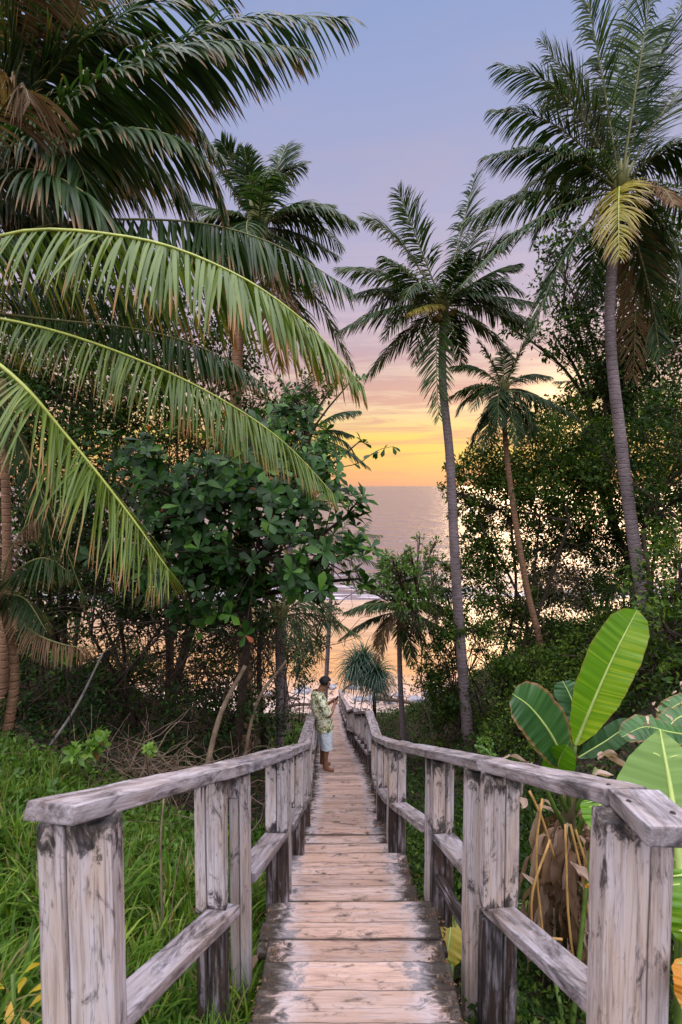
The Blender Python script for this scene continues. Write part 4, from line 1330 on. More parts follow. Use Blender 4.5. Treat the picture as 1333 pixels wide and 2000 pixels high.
# ------------------------------------------------------------------ pandanus
q = G(733, 1392, 22)
pan = empty('pandanus_tree', q, 'grey green pandanus with drooping strap leaf heads over the end of the stairway', 'tree')
mb = MB()
fork = P(731, 1345, 22)
heads = [P(697, 1302, 22), P(737, 1318, 21.8), P(712, 1290, 22.3)]
mb.tube([q, P(732, 1370, 22), fork], [.09, .075, .07], 8)
for h in heads:
    mb.tube([fork, fork.lerp(h, .5) + Vector((0, 0, -.1)), h], [.06, .055, .05], 7)
mb.build('trunk', [M_bark], pan)
for h in heads:
    mb = MB()
    n = 230
    for i in range(n):
        az = i * 2.4
        el = R(85 - 110 * (i / n))
        d = Vector((math.cos(az) * math.cos(el), math.sin(az) * math.cos(el), math.sin(el)))
        L = random.uniform(1.0, 1.45)
        pp = h + Vector((0, 0, -.15 * i / n))
        w0 = .028
        rows = []
        sd = d.cross(Vector((0, 0, 1)))
        sd = sd.normalized() if sd.length > .05 else Vector((1, 0, 0))
        for j in range(6):
            ww = w0 * [.9, 1, .9, .7, .45, .05][j]
            rows += [tuple(pp - sd * ww), tuple(pp + Vector((0, 0, -ww * .7))), tuple(pp + sd * ww)]
            d = (d + Vector((0, 0, -.34 - .05 * j))).normalized()
            pp = pp + d * L / 5
        F = [(j * 3 + c_, j * 3 + c_ + 1, j * 3 + c_ + 4, j * 3 + c_ + 3) for j in range(5) for c_ in (0, 1)]
        mb.add(rows, F, 0, random.uniform(.2, .9), 0.0 if i < n * .8 else random.random() * .8)
    mb.build('leaf_head', [M_pandanus], pan)

# ------------------------------------------------------------------ banana plant and elephant ears on the right


def paddle(mb, rach, width, n=26, across=6, mat=0, var=.5, wave=.012, tears=(), fold=.25, brown=.0, normal=None, prof=None, arch=.0):
    """big blade: rachis points, half width; modelled with side folds, ripples and optional tears"""
    n0, n = n, n * 3
    pp = bez(rach, n)
    prof = prof or [(0, .12), (.12, .62), (.35, 1), (.65, .98), (.85, .75), (.95, .42), (1, .03)]
    N0 = Vector(normal) if normal else Vector((0, -1, .4))
    for side in (-1, 1):
        V, A = [], []
        for i, p_ in enumerate(pp):
            t_ = (pp[min(i + 1, n - 1)] - pp[max(i - 1, 0)]).normalized()
            nn = (N0 - t_ * N0.dot(t_)).normalized()
            s_ = t_.cross(nn) * side
            u = i / (n - 1)
            wd = np.interp(u, [a for a, _ in prof], [b_ for _, b_ in prof]) * width
            wd *= 1 + .02 * mnoise.noise(Vector((i * .12, side * 3.0, width * 9))) * (2.2 if brown > .5 else 1)
            for j in range(across + 1):
                v = j / across
                off = s_ * wd * v + nn * (fold * wd * v - arch * wd * v * v) + nn * wave * (mnoise.noise(Vector((i * .15, side * 5.0, width * 31))) * 1.6 + .25 * math.sin(i * .9)) * v + t_ * wd * .22 * v
                V.append(tuple(p_ + off))
        F = []
        for i in range(n - 1):
            ui = i / (n - 1)
            for j in range(across):
                skip = False
                for (s2, ut, vt) in tears:
                    if s2 == side and abs(ui - ut) < .5 / (n - 1) and j / across >= vt: skip = True
                if skip: continue
                a = i * (across + 1) + j
                F.append((a, a + 1, a + across + 2, a + across + 1))
        k = len(V)
        b = np.zeros(k)
        if brown:
            vv = np.tile(np.arange(across + 1) / across, n)
            b = np.clip((vv - .93) * 14, 0, 1) * brown
        mb.add(V, F, mat, np.clip(var + .13 * np.repeat(np.sin(np.arange(n) * .77) * .5 + rng.normal(0, .9, n) + side * .9 * (mat == 0), across + 1), 0, 1), b)
    mb.tube(pp, [.016 * (1 - .8 * i / (n - 1)) * max(.5, width / .2) for i in range(n)], 6, 1, .5)
    # the midrib gets a paler material


bq = P(1110, 1500, 4.4)
foot = Vector((bq.x, bq.y, ground(bq.x, bq.y) - .05))
ban = empty('banana_plant', foot, 'banana plant with one tall bright green leaf beside the right railing', 'banana plant')
hub = P(1112, 1590, 4.3)
mb = MB()
mb.tube(bez([foot, foot.lerp(hub, .5), hub, P(1118, 1540, 4.3)], 12), [.085 - .004 * i for i in range(12)], 12)
mb.build('stem', [plain('banana_stem', (.12, .10, .05), .6, .3, 6, .7)], ban)
M_midrib = plain('pale_midrib', (.36, .46, .13), .45, .4, 6, .2)


def bleaf(pts, w, mat, **kw):
    mb_ = MB()
    paddle(mb_, [P(*q_) for q_ in pts], w, **kw)
    o_ = mb_.build('leaf', [mat, M_midrib], ban)
    return o_


def petiole(pts, r=.018):
    mb_ = MB()
    mb_.tube(bez([P(*q_) for q_ in pts], 10), [r * (1.3 - .06 * i) for i in range(10)], 7)
    mb_.build('leaf_stalk', [M_stem_green], ban)


l1 = bleaf([(1125, 1455, 4.25), (1160, 1370, 4.2), (1200, 1280, 4.2), (1245, 1192, 4.25)], .205, M_banana, n=48, across=8, var=.62, normal=(-.15, -1, .25), fold=.1, wave=.006,
           prof=[(0, .12), (.12, .55), (.35, .92), (.65, 1), (.86, .82), (.95, .5), (1, .06)], brown=.3)
l1['label'] = 'tall bright green leaf lit through'
petiole([(1113, 1590, 4.3), (1118, 1520, 4.27), (1125, 1455, 4.25)])
l2 = bleaf([(1105, 1500, 4.1), (1080, 1440, 4.0), (1040, 1385, 3.95), (1002, 1355, 3.95)], .20, M_banana_dark, n=36, across=7, var=.45, normal=(.1, -1, .5), fold=.1, wave=.01,
           brown=1.0)
l2['label'] = 'dark green leaf with brown torn edge leaning left'
petiole([(1113, 1590, 4.3), (1110, 1540, 4.2), (1105, 1500, 4.1)])
bleaf([(1120, 1420, 4.8), (1125, 1380, 4.8), (1145, 1320, 4.8), (1160, 1250, 4.8)], .13, M_banana_dark, n=30, across=6, var=.8, normal=(.5, -1, 0), fold=.5, wave=.01,
      brown=1.0)
petiole([(1112, 1590, 4.3), (1118, 1500, 4.7), (1120, 1420, 4.8)], .012)
bleaf([(1130, 1480, 4.9), (1180, 1450, 5.0), (1220, 1425, 5.1), (1260, 1420, 5.2)], .11, M_banana_dark, n=26, across=6, var=.3, normal=(0, -1, .6), fold=.1)
bleaf([(1100, 1540, 4.2), (1090, 1510, 4.1), (1095, 1480, 4.0), (1110, 1455, 3.9)], .12, M_banana, n=26, across=6, var=.2, normal=(-.4, -1, .2), fold=.3)
bleaf([(1150, 1440, 4.6), (1130, 1400, 4.7), (1115, 1360, 4.8), (1100, 1330, 4.9)], .17, M_banana_dark, n=26, across=6, var=.3, normal=(.2, -1, .5), fold=.1)
for (a, b_, c_) in (((1113, 1590, 4.3), (1095, 1555, 4.2), (1075, 1510, 4.0)), ((1120, 1590, 4.3), (1150, 1540, 4.2), (1165, 1500, 4.3)), ((1108, 1620, 4.25), (1085, 1580, 4.1), (1060, 1520, 4.0)),
                    ((1125, 1640, 4.2), (1145, 1590, 4.1), (1180, 1540, 4.2))):
    petiole([a, b_, c_], .02)
# dry hanging leaves and stalks round the stem
for i in range(130):
    az = random.uniform(0, 6.28)
    top = hub + Vector((math.cos(az) * .09, math.sin(az) * .09, random.uniform(-1.1, .0)))
    out1 = Vector((math.cos(az), math.sin(az), 0)) * random.uniform(.08, .28)
    ln = random.uniform(.35, .75)
    mb = MB()
    tw_ = random.uniform(0, 3)
    c1 = [top, top + out1 * .7 + Vector((0, 0, .02)), top + out1 + Vector((0, 0, -ln * .5)), top + out1 * random.uniform(.5, 1) + Vector((random.uniform(-.05, .05), 0, -ln))]
    pp = bez(c1, 14)
    V = []
    wd = random.uniform(.012, .042)
    for j, p_ in enumerate(pp):
        a2 = tw_ + j * .35 + math.sin(j * 1.3 + i) * .7
        s_ = Vector((math.cos(a2), math.sin(a2), 0)) * wd * (math.sin(math.pi * (j + .6) / 14.5) * .9 + .15)
        t_ = Vector((-math.sin(a2), math.cos(a2), 0)) * wd * .55
        V += [tuple(p_ - s_ + t_ * math.sin(j * 2.1 + i)), tuple(p_), tuple(p_ + s_ + t_ * math.cos(j * 1.7 + i))]
    F = [(j * 3 + c3, j * 3 + c3 + 1, j * 3 + c3 + 4, j * 3 + c3 + 3) for j in range(13) for c3 in (0, 1)]
    mb.add(V, F, 0, random.random(), random.random() * .5)
    mb.build('dry_leaf', [M_dry], ban)
for (a, b_, c_) in (((1060, 1560, 4.0), (1048, 1680, 3.95), (1065, 1860, 3.9)), ((1035, 1545, 4.0), (1060, 1600, 4.0), (1085, 1680, 4.0)), ((1045, 1870, 3.8), (1040, 1750, 3.8), (1075, 1640, 3.9)),
                    ((1115, 1610, 4.0), (1140, 1720, 3.9), (1160, 1850, 3.8)), ((1125, 1620, 4.0), (1155, 1720, 3.9), (1175, 1830, 3.8)), ((1105, 1610, 3.95), (1112, 1800, 3.85), (1135, 1960, 3.8)),
                    ((1020, 1810, 3.9), (1060, 1830, 3.85), (1100, 1835, 3.8))):
    mb = MB()
    mb.tube(bez([P(*a), P(*b_), P(*c_)], 10), [.010] * 10, 6)
    mb.build('dry_stalk', [M_stem_tan], ban)


def crumple(parent, name, c, size, mat, var=.8):
    mb_ = MB()
    n = 9
    sx = random.random() * 9
    RM = Matrix.Rotation(random.uniform(0, 6.28), 3, 'Z') @ Matrix.Rotation(random.uniform(-1.0, 1.0) * (0 if parent is None else 1), 3, 'Y') @ Matrix.Rotation(random.uniform(-1, 1) * (0 if parent is None else 1), 3, 'X')
    V = []
    for i in range(n):
        for j in range(n):
            u, v = i / (n - 1) - .5, j / (n - 1) - .5
            q_ = Vector((u * 2.4 + sx, v * 2.4, sx))
            nz = Vector((mnoise.noise(q_), mnoise.noise(q_ + Vector((5, 5, 5))), mnoise.noise(q_ + Vector((2, 8, 1)))))
            tp_ = max(.06, math.cos(u * math.pi * .96))
            V.append(tuple(Vector(c) + RM @ ((Vector((u * 2.0, v * .75 * tp_, -.9 * u * u + .5 * v * v * tp_)) + nz * .30) * size)))
    F = [(i * n + j, i * n + j + 1, (i + 1) * n + j + 1, (i + 1) * n + j) for i in range(n - 1) for j in range(n - 1)]
    mb_.add(V, F, 0, var, 0)
    return mb_.build(name, [mat], parent)


for (x, y_, d, s_) in ((1185, 1472, 3.95, .14), (1210, 1488, 3.95, .13), (1025, 1565, 4.0, .09), (1038, 1720, 3.9, .08), (1052, 1860, 3.8, .09), (1010, 1480, 4.1, .10), (1175, 1510, 4.1, .09),
                       (1030, 1500, 4.1, .07), (1135, 1700, 3.9, .1)):
    crumple(ban, 'dry_leaf', P(x, y_, d), s_, M_dry, random.uniform(.5, 1))
crumple(ban, 'dry_leaf', P(1168, 1730, 3.7), .10, M_yellowleaf, .9)['label'] = 'orange brown curled leaf'

# old banana leaves with curled pale edges at the right edge
f0 = P(1330, 1430, 4.6)
old = empty('banana_plant', Vector((f0.x + .25, f0.y, ground(f0.x + .25, f0.y))), 'second banana plant at the right edge with ragged leaves and pale curled dry margins', 'banana plant')
mb = MB()
mb.tube([old.location.copy() - Vector((0, 0, .1)), Vector((f0.x + .25, f0.y, f0.z - .3)), f0 + Vector((.2, 0, 0))], [.07, .06, .05], 10)
mb.build('stem', [M_stem_green], old)
for pts, w in (([(1370, 1440, 4.6), (1310, 1430, 4.5), (1260, 1420, 4.5), (1215, 1440, 4.4)], .13), ([(1375, 1400, 4.7), (1330, 1400, 4.7), (1300, 1430, 4.6), (1270, 1480, 4.5)], .12),
               ([(1380, 1380, 5), (1345, 1370, 5), (1310, 1385, 5), (1290, 1410, 5)], .10)):
    mb = MB()
    paddle(mb, [P(*q_) for q_ in pts], w, n=30, across=6, var=.7, wave=.02, normal=(0, -.6, 1), brown=1.0, arch=.3)
    mb.build('leaf', [M_banana_dark, M_midrib], old)
for i in range(22):
    s_ = i / 21
    crumple(old, 'dry_margin', P(1225 + 110 * s_ + random.uniform(-12, 12), 1450 - 105 * s_ + random.uniform(-22, 22), 4.35 + random.uniform(-.1, .2)), random.uniform(.02, .045), M_dry, random.uniform(.5, 1))


def ear_leaf(root, tip, top, w, normal, mat, var=.5, n=22):
    """heart shaped elephant ear blade from the sinus (top) to the tip"""
    mb_ = MB()
    prof = [(0, .55), (.08, .85), (.22, 1), (.45, .92), (.7, .62), (.88, .28), (1, .02)]
    a, b_ = P(*top), P(*tip)
    m_ = a.lerp(b_, .5) + Vector(normal).normalized() * .03
    paddle(mb_, [a, m_, b_], w, n=n, across=8, var=var, wave=.010, fold=.12, normal=normal, prof=prof, arch=.12)
    # side veins
    for s_ in (-1, 1):
        for k_ in range(7):
            u = .05 + k_ * .12
            c0 = a.lerp(b_, u)
            t_ = (b_ - a).normalized()
            nn = Vector(normal)
            nn = (nn - t_ * nn.dot(t_)).normalized()
            sd = t_.cross(nn) * s_
            wd = np.interp(u + .1, [p0 for p0, _ in prof], [p1 for _, p1 in prof]) * w * .92
            e = c0 + sd * wd + t_ * wd * .42 + nn * (.012 + .0)
            mb_.tube([c0 + nn * .004, c0.lerp(e, .5) + nn * .016, e], [.006, .004, .002], 4, 1)
    return mb_.build('leaf', [mat, M_midrib], root)


def ear_plant(label, basep, leaves):
    q_ = P(*basep)
    ft = Vector((q_.x, q_.y, ground(q_.x, q_.y) - .03))
    root = empty('elephant_ear_plant', ft, label, 'plant')
    for (top, tip, w, nr, mat, var) in leaves:
        ear_leaf(root, tip, top, w, nr, mat, var)
        a = P(*top)
        mb_ = MB()
        mb_.tube(bez([ft, ft.lerp(a, .6) + Vector((.05, .1, .1)), a], 12), [.022 - .0011 * i for i in range(12)], 7)
        mb_.build('leaf_stalk', [M_stem_green], root)
    return root


ear_plant('elephant ear plant with a huge pale green leaf behind the right end of the railing', (1350, 1750, 2.3),
          [((1330, 1700, 2.25), (1290, 1425, 2.55), .27, (-.25, -1, .35), M_alocasia, .5)])
ear_plant('elephant ear plant with dark ribbed leaves in the gully behind the dry banana leaves', (1120, 1800, 3.6),
          [((1165, 1600, 4.6), (1180, 1720, 4.5), .22, (-.3, -1, .5), M_banana, .25), ((1030, 1760, 4.6), (1012, 1830, 4.5), .12, (0, -1, .6), M_banana_dark, .6),
           ((1170, 1560, 3.9), (1180, 1640, 3.7), .17, (0, -1, .3), M_banana, .35)])
ear_plant('elephant ear plant with a yellow and green leaf low beside the treads', (880, 1860, 3.4),
          [((885, 1775, 3.75), (868, 1900, 3.45), .17, (.1, -.5, 1), M_yellowleaf, .25), ((860, 1790, 3.8), (850, 1830, 3.7), .12, (0, -.5, 1), M_banana, .6)])
ear_plant('elephant ear plant low at the right border with orange yellow leaf', (1345, 1980, 1.7),
          [((1365, 1880, 1.62), (1345, 1990, 1.55), .08, (-.2, -1, .5), M_yellowleaf, .9), ((1345, 1700, 1.9), (1338, 1850, 1.8), .12, (-.3, -1, .4), M_banana, .5)])

# ------------------------------------------------------------------ grass, ground cover, litter (stuff)
def grass(name, label_n, region, n, lmin, lmax, mat, w=.008, dens_fn=None):
    x0, x1, y0, y1 = region
    xs = rng.uniform(x0, x1, n * 2)
    ys = rng.uniform(y0, y1, n * 2)
    k = [i for i in range(n * 2) if (dens_fn is None or rng.random() < dens_fn(xs[i], ys[i]))][:n]
    xs, ys = xs[k], ys[k]
    n = len(xs)
    B = np.array([(x, y, ground(x, y) - .01) for x, y in zip(xs, ys)])
    # tufts
    az = rng.uniform(0, 6.28, n)
    lean = rng.uniform(.15, 1.0, n)
    L = rng.uniform(lmin, lmax, n) * np.array([.75 + .6 * mnoise.noise(Vector((x * 1.5, y * 1.5, 2))) + .2 for x, y in zip(xs, ys)])
    S = 5
    X = np.zeros((n, S + 1, 2, 3), np.float32)
    H = np.stack([np.cos(az), np.sin(az), np.zeros(n)], 1)
    sd = np.stack([-np.sin(az), np.cos(az), np.zeros(n)], 1)
    sd = norm(sd + H * rng.normal(0, .5, (n, 1)))
    pos = B.copy()
    d = norm(np.array([0, 0, 1.0]) + H * (lean * .35)[:, None])
    ww = w * rng.uniform(.6, 1.5, n)
    for j in range(S + 1):
        pw = (ww * [.8, 1, .95, .75, .45, .05][j])[:, None]
        X[:, j, 0] = pos - sd * pw
        X[:, j, 1] = pos + sd * pw
        pos = pos + d * (L / S)[:, None]
        d = norm(d + H * (lean * .32)[:, None] - np.array([0, 0, 1.0]) * (lean * .22 * (j + .5) * .6)[:, None])
    bq = np.arange(n)[:, None] * (S + 1) * 2
    F = np.stack([np.concatenate([bq + j * 2, bq + j * 2 + 1, bq + j * 2 + 3, bq + j * 2 + 2], 1) for j in range(S)], 1).reshape(-1, 4)
    va = np.repeat(np.clip(rng.normal(.5, .2, n), 0, 1), (S + 1) * 2)
    dry = (rng.random(n) < .13) * rng.uniform(.5, 1, n)
    mb_ = MB()
    mb_.add(X.reshape(-1, 3), F, 0, va, np.repeat(dry, (S + 1) * 2))
    return tag(mb_.build(name, [mat]), kind='stuff')


def gd(x, y):
    # full on the near bank, thinning towards the dark undergrowth; keeps off the stairway
    if x > -.62 - .02 * y: return 0
    if y > 6.1 + .35 * mnoise.noise(Vector((x * 1.3, 0, 0))) * 3: return .0
    cl = mnoise.noise(Vector((x * 2.3, y * 2.3, 4)))
    return (1.0 if y < 5.2 else .6) * (1.0 if cl > -.02 else .18)


grass('grass', '', (-5.5, -.55, .9, 6.6), 32000, .10, .30, M_grass, .0055, gd)
grass('tall_grass', '', (-4.0, -.62, 1.0, 4.2), 12500, .22, .5, M_grass, .0105, gd)
grass('edge_grass', '', (-.80, -.50, 1.3, 4.6), 2200, .12, .42, M_grass, .006)


def cover(name, region, n, leaf, mat, fn=None, var=.4, tm=LEAF2, hgt=.16, up=.5):
    x0, x1, y0, y1 = region
    xs = rng.uniform(x0, x1, n)
    ys = rng.uniform(y0, y1, n)
    keep = [i for i in range(n) if (fn is None or rng.random() < fn(xs[i], ys[i]))]
    xs, ys = xs[keep], ys[keep]
    n = len(xs)
    h = rng.random(n) ** 1.5 * hgt
    pos = np.array([(x, y, ground(x, y) + .01 + hh) for x, y, hh in zip(xs, ys, h)])
    D = norm(rng.normal(size=(n, 3)) + np.array([0, 0, .15]))
    Nn = norm(rng.normal(0, .6, (n, 3)) + np.array([0, -.1, up + .4]))
    mb_ = MB()
    scatter(mb_, tm, pos, D, Nn, leaf * rng.uniform(.6, 1.4, n), 0, np.clip(var + rng.normal(0, .2, n), 0, 1))
    return tag(mb_.build(name, [mat]), kind='stuff')


off = lambda x, y: 1.0 if abs(x - cx(y)) > hw(y) + .12 else 0.0
cover('leaf_litter', (-9, 9, 2, 26), 42000, .075, M_litter, off, .5, LEAF2, .03, 1.2)
cover('ground_cover', (.75, 3.2, 1.2, 9.5), 42000, .05, M_leaf_small, lambda x, y: off(x, y), .55, LEAF2, .20, .6)
cover('ground_cover', (1.2, 13, 4, 27), 60000, .09, M_leaf_small, None, .35, LEAF2, .40, .5)
cover('ground_cover', (-12, -.7, 6.0, 27), 46000, .08, M_leaf_small, lambda x, y: off(x, y) * .8, .2, LEAF2, .25, .5)
cover('bank_weeds', (-4.8, -.8, 1.2, 6.2), 16000, .07, M_leaf_bright, None, .25, LEAF2, .16, .8)
# a yellow leaf and bare seedling stems in the grass on the left
limb('dead_sapling', 'thin brown dead stem standing in the grass behind the near railing bay', [G(318, 1750, 3.4), P(315, 1660, 3.4), P(321, 1560, 3.45)], .008, .006, M_twig, 'stem')
mb = MB()
mb.tube(bez([G(320, 1860, 2.9, .02), P(338, 1760, 2.95), P(357, 1640, 3.0)], 10), .003, 4)
tag(mb.build('dry_straw', [M_twig]), 'single pale straw leaning in the grass near the second post', 'straw')
tp = empty('yellow_leaf_plant', G(20, 1740, 2.2), 'low plant with yellow and orange leaves at the left edge of the grass', 'plant')
mb = MB()
for i in range(12):
    az = i * 2.4
    q = tp.location + Vector((math.cos(az) * .06, math.sin(az) * .06, .28 + .02 * i))
    scatter(mb, LEAFO, np.array([tuple(q)]), np.array([[math.cos(az), math.sin(az), random.uniform(-.3, .5)]]), np.array([[0, 0, 1.0]]), np.array([.08]), 0, random.random())
mb.build('foliage', [M_yellowleaf], tp)
mb = MB()
mb.tube([tp.location.copy(), tp.location + Vector((0, 0, .55))], .01, 5)
mb.build('stems', [M_stem_green], tp)

# fallen leaves on the treads
def fallen(label, x, y, s, mat, var):
    z = deck_z(y) + .03
    o = crumple(None, 'fallen_leaf', (0, 0, 0), s, mat, var)
    o.location = (x, y, z)
    o.scale = (1, 1, .35)
    tag(o, label, 'leaf')


fallen('curled brown leaf lying at the right end of a tread below the man', .50, 7.35, .09, M_dry, .25)
fallen('small brown leaf lying on the left end of a near tread', -.52, 2.95, .05, M_dry, .2)
for i, (x, y) in enumerate([(-.1, 7.1), (.12, 8.1), (.22, 6.1), (-.3, 6.6)]):
    fallen(['dark leaf scrap in the middle of a tread near the man', 'brown leaf scrap just below the landing of the man', 'tiny leaf scrap right of centre on a middle tread',
            'tiny dark leaf scrap left of centre on a middle tread'][i], x, y, .035, M_dry, .05)
# debris along tread edges
n = 5200
ys = rng.uniform(1.8, 22, n)
sgn = rng.choice([-1, 1], n)
xs = np.array([cx(a) + s_ * (hw(a) - abs(rng.normal(0, .05))) for a, s_ in zip(ys, sgn)])
mb = MB()
pos = np.array([(x, y_, deck_z(y_) + .018 + rng.uniform(0, .012)) for x, y_ in zip(xs, ys)])
scatter(mb, LEAF1, pos, rng.normal(0, 1, (n, 3)) * np.array([1, 1, .3]), np.array([0, 0, 1.0]) + rng.normal(0, .35, (n, 3)), rng.uniform(.008, .03, n), 0, rng.random(n))
tag(mb.build('tread_debris', [M_litter]), kind='stuff')

# ------------------------------------------------------------------ beach debris
def log(label, a, b_, r):
    za = beach_z(a[0], a[1]) + r * .6 + a[2]
    zb = beach_z(b_[0], b_[1]) + r * .6 + b_[2]
    A, B_ = Vector((a[0], a[1], za)), Vector((b_[0], b_[1], zb))
    m_ = A.lerp(B_, .5) + Vector((0, .1, random.uniform(-.05, .1)))
    mb_ = MB()
    pp = bez([A, m_, B_], 14)
    mb_.tube(pp, [r * (1.1 - .5 * i / 13) * (1 + .12 * mnoise.noise(Vector((i * .8, r * 90, 0)))) for i in range(14)], 9)
    for k_ in (4, 9):
        e = pp[k_] + Vector((random.uniform(-.4, .4), random.uniform(-.3, .3), random.uniform(.15, .5)))
        mb_.tube([pp[k_], e], [r * .4, r * .15], 6)
    tag(mb_.build('driftwood_log', [M_drift]), label, 'driftwood', 'driftwood at the foot of the stairway')


log('long dark driftwood log right of the stairway foot', (1.9, 28.8, .3), (4.6, 28.2, .1), .13)
log('driftwood trunk pointing up towards the pandanus', (1.2, 30.5, .6), (3.2, 29.2, .0), .10)
log('driftwood log lying flat left of the man', (-4.6, 29.8, .0), (-2.4, 29.4, .0), .10)
log('short driftwood piece sticking up beside the railing end', (-.1, 30.2, .0), (.9, 29.9, .8), .07)
log('low driftwood log behind the bright bush', (-3.6, 27.6, .1), (-1.6, 28.4, .1), .12)
for i in range(14):
    x = random.uniform(-5.5, 5.5)
    y = random.uniform(28.8, 31.5)
    bm = bmesh.new()
    bmesh.ops.create_icosphere(bm, subdivisions=3, radius=1)
    s_ = random.uniform(.14, .38)
    o_ = random.random() * 40
    for v in bm.verts:
        v.co *= 1 + .45 * mnoise.noise(v.co * 1.3 + Vector((o_, 0, 0))) + .12 * mnoise.noise(v.co * 4 + Vector((0, o_, 0)))
        v.co = Vector((v.co.x * s_ * 1.4, v.co.y * s_, v.co.z * s_ * .65))
    me = bpy.data.meshes.new('beach_rock')
    bm.to_mesh(me)
    bm.free()
    o = link('beach_rock', me, None, [M_rock])
    o.location = (x, y, beach_z(x, y) + s_ * .15)
    tag(o, 'weathered grey rock among the driftwood at the foot of the stairway', 'rock', 'rocks at the foot of the stairway')
# scattered sticks and flotsam on the dry sand: uncountable
n = 900
xs = rng.normal(0, 6, n)
ys = rng.uniform(27.0, 34.5, n)
mb = MB()
for x, y in zip(xs, ys):
    a = random.uniform(0, 3.14)
    L = random.uniform(.08, .5) * (1 if y < 32 else .5)
    z = beach_z(x, y) + .03
    mb.tube([(x, y, z), (x + math.cos(a) * L, y + math.sin(a) * L, z + random.uniform(0, .12))], random.uniform(.008, .03), 4)
tag(mb.build('flotsam', [M_drift]), kind='stuff')
for i, (a, b_, d_) in enumerate([((690, 1395), (700, 1350), 23), ((700, 1395), (716, 1345), 22.5)]):
    limb('bare_branch', ['pale bare branch fork standing left of the pandanus trunk', 'pale bare branch leaning toward the pandanus trunk'][i],
         [G(a[0], a[1], d_), P((a[0] + b_[0]) / 2, (a[1] + b_[1]) / 2, d_), P(b_[0], b_[1], d_)], .03, .012, M_twig_grey)

# ------------------------------------------------------------------ the man
def skin_obj(name, verts, edges, radii, root_i, mat, parent, sub=2):
    me = bpy.data.meshes.new(name)
    me.from_pydata([tuple(v) for v in verts], edges, [])
    ob = bpy.data.objects.new(name, me)
    col.objects.link(ob)
    sk = ob.modifiers.new('skin', 'SKIN')
    sk.use_smooth_shade = True
    for i, v in enumerate(me.skin_vertices[0].data):
        r = radii[i]
        v.radius = r if hasattr(r, '__len__') else (r, r)
        v.use_root = (i == root_i)
    ss = ob.modifiers.new('sub', 'SUBSURF')
    ss.levels = sub
    ss.render_levels = sub
    dg = bpy.context.evaluated_depsgraph_get()
    dg.update()
    nm = bpy.data.meshes.new_from_object(ob.evaluated_get(dg))
    bpy.data.objects.remove(ob)
    for f in nm.polygons: f.use_smooth = True
    nm.materials.clear()
    nm.materials.append(mat)
    nm.name = name
    o = bpy.data.objects.new(name, nm)
    col.objects.link(o)
    o.parent = parent
    return o


M_skin = plain('brown_skin', (.26, .125, .075), .5, .4, 5, .12, .05)
M_hair = plain('black_hair', (.012, .010, .010), .6, .3, 40, .4, .6)
M_eye = plain('dark_eye', (.02, .015, .012), .2, .5)
M_phone = plain('black_phone', (.015, .015, .017), .3, .5)
m, t, p, out = newmat('floral_shirt')
g = t.new('ShaderNodeTexCoord').outputs['Object']
n1 = t.noise(g, 17.0, 2, .5, 1.2)
n2 = t.noise(g, 23.0, 2, .5, 1.5)
c = t.ramp(n1, [(0.44, (.72, .72, .60)), (.50, (.42, .38, .10)), (.56, (.15, .17, .035)), (.66, (.04, .06, .03))], 'LINEAR')
c = t.mix(t.ramp(n2, [(.54, 0.0), (.60, 1.0)]), c, (.66, .65, .54))
t.put(p.inputs['Base Color'], c)
p.inputs['Roughness'].default_value = .85
M_shirt = m
M_shorts = plain('pale_blue_shorts', (.66, .74, .85), .85, .1, 22, .25, .5)

my = 9.0
mx = P(634, 1523, my).x
man = empty('person', (mx, my, deck_z(8.86) + .002), 'barefoot man in green floral shirt and pale shorts at the left railing, looking down', 'person')
man.location.z = deck_z(8.86)
man.rotation_euler = (0, 0, R(18))
V, E, Rd = [], [], []


def vtx(co_, r, par=None):
    V.append(Vector(co_))
    Rd.append(r)
    if par is not None: E.append((par, len(V) - 1))
    return len(V) - 1


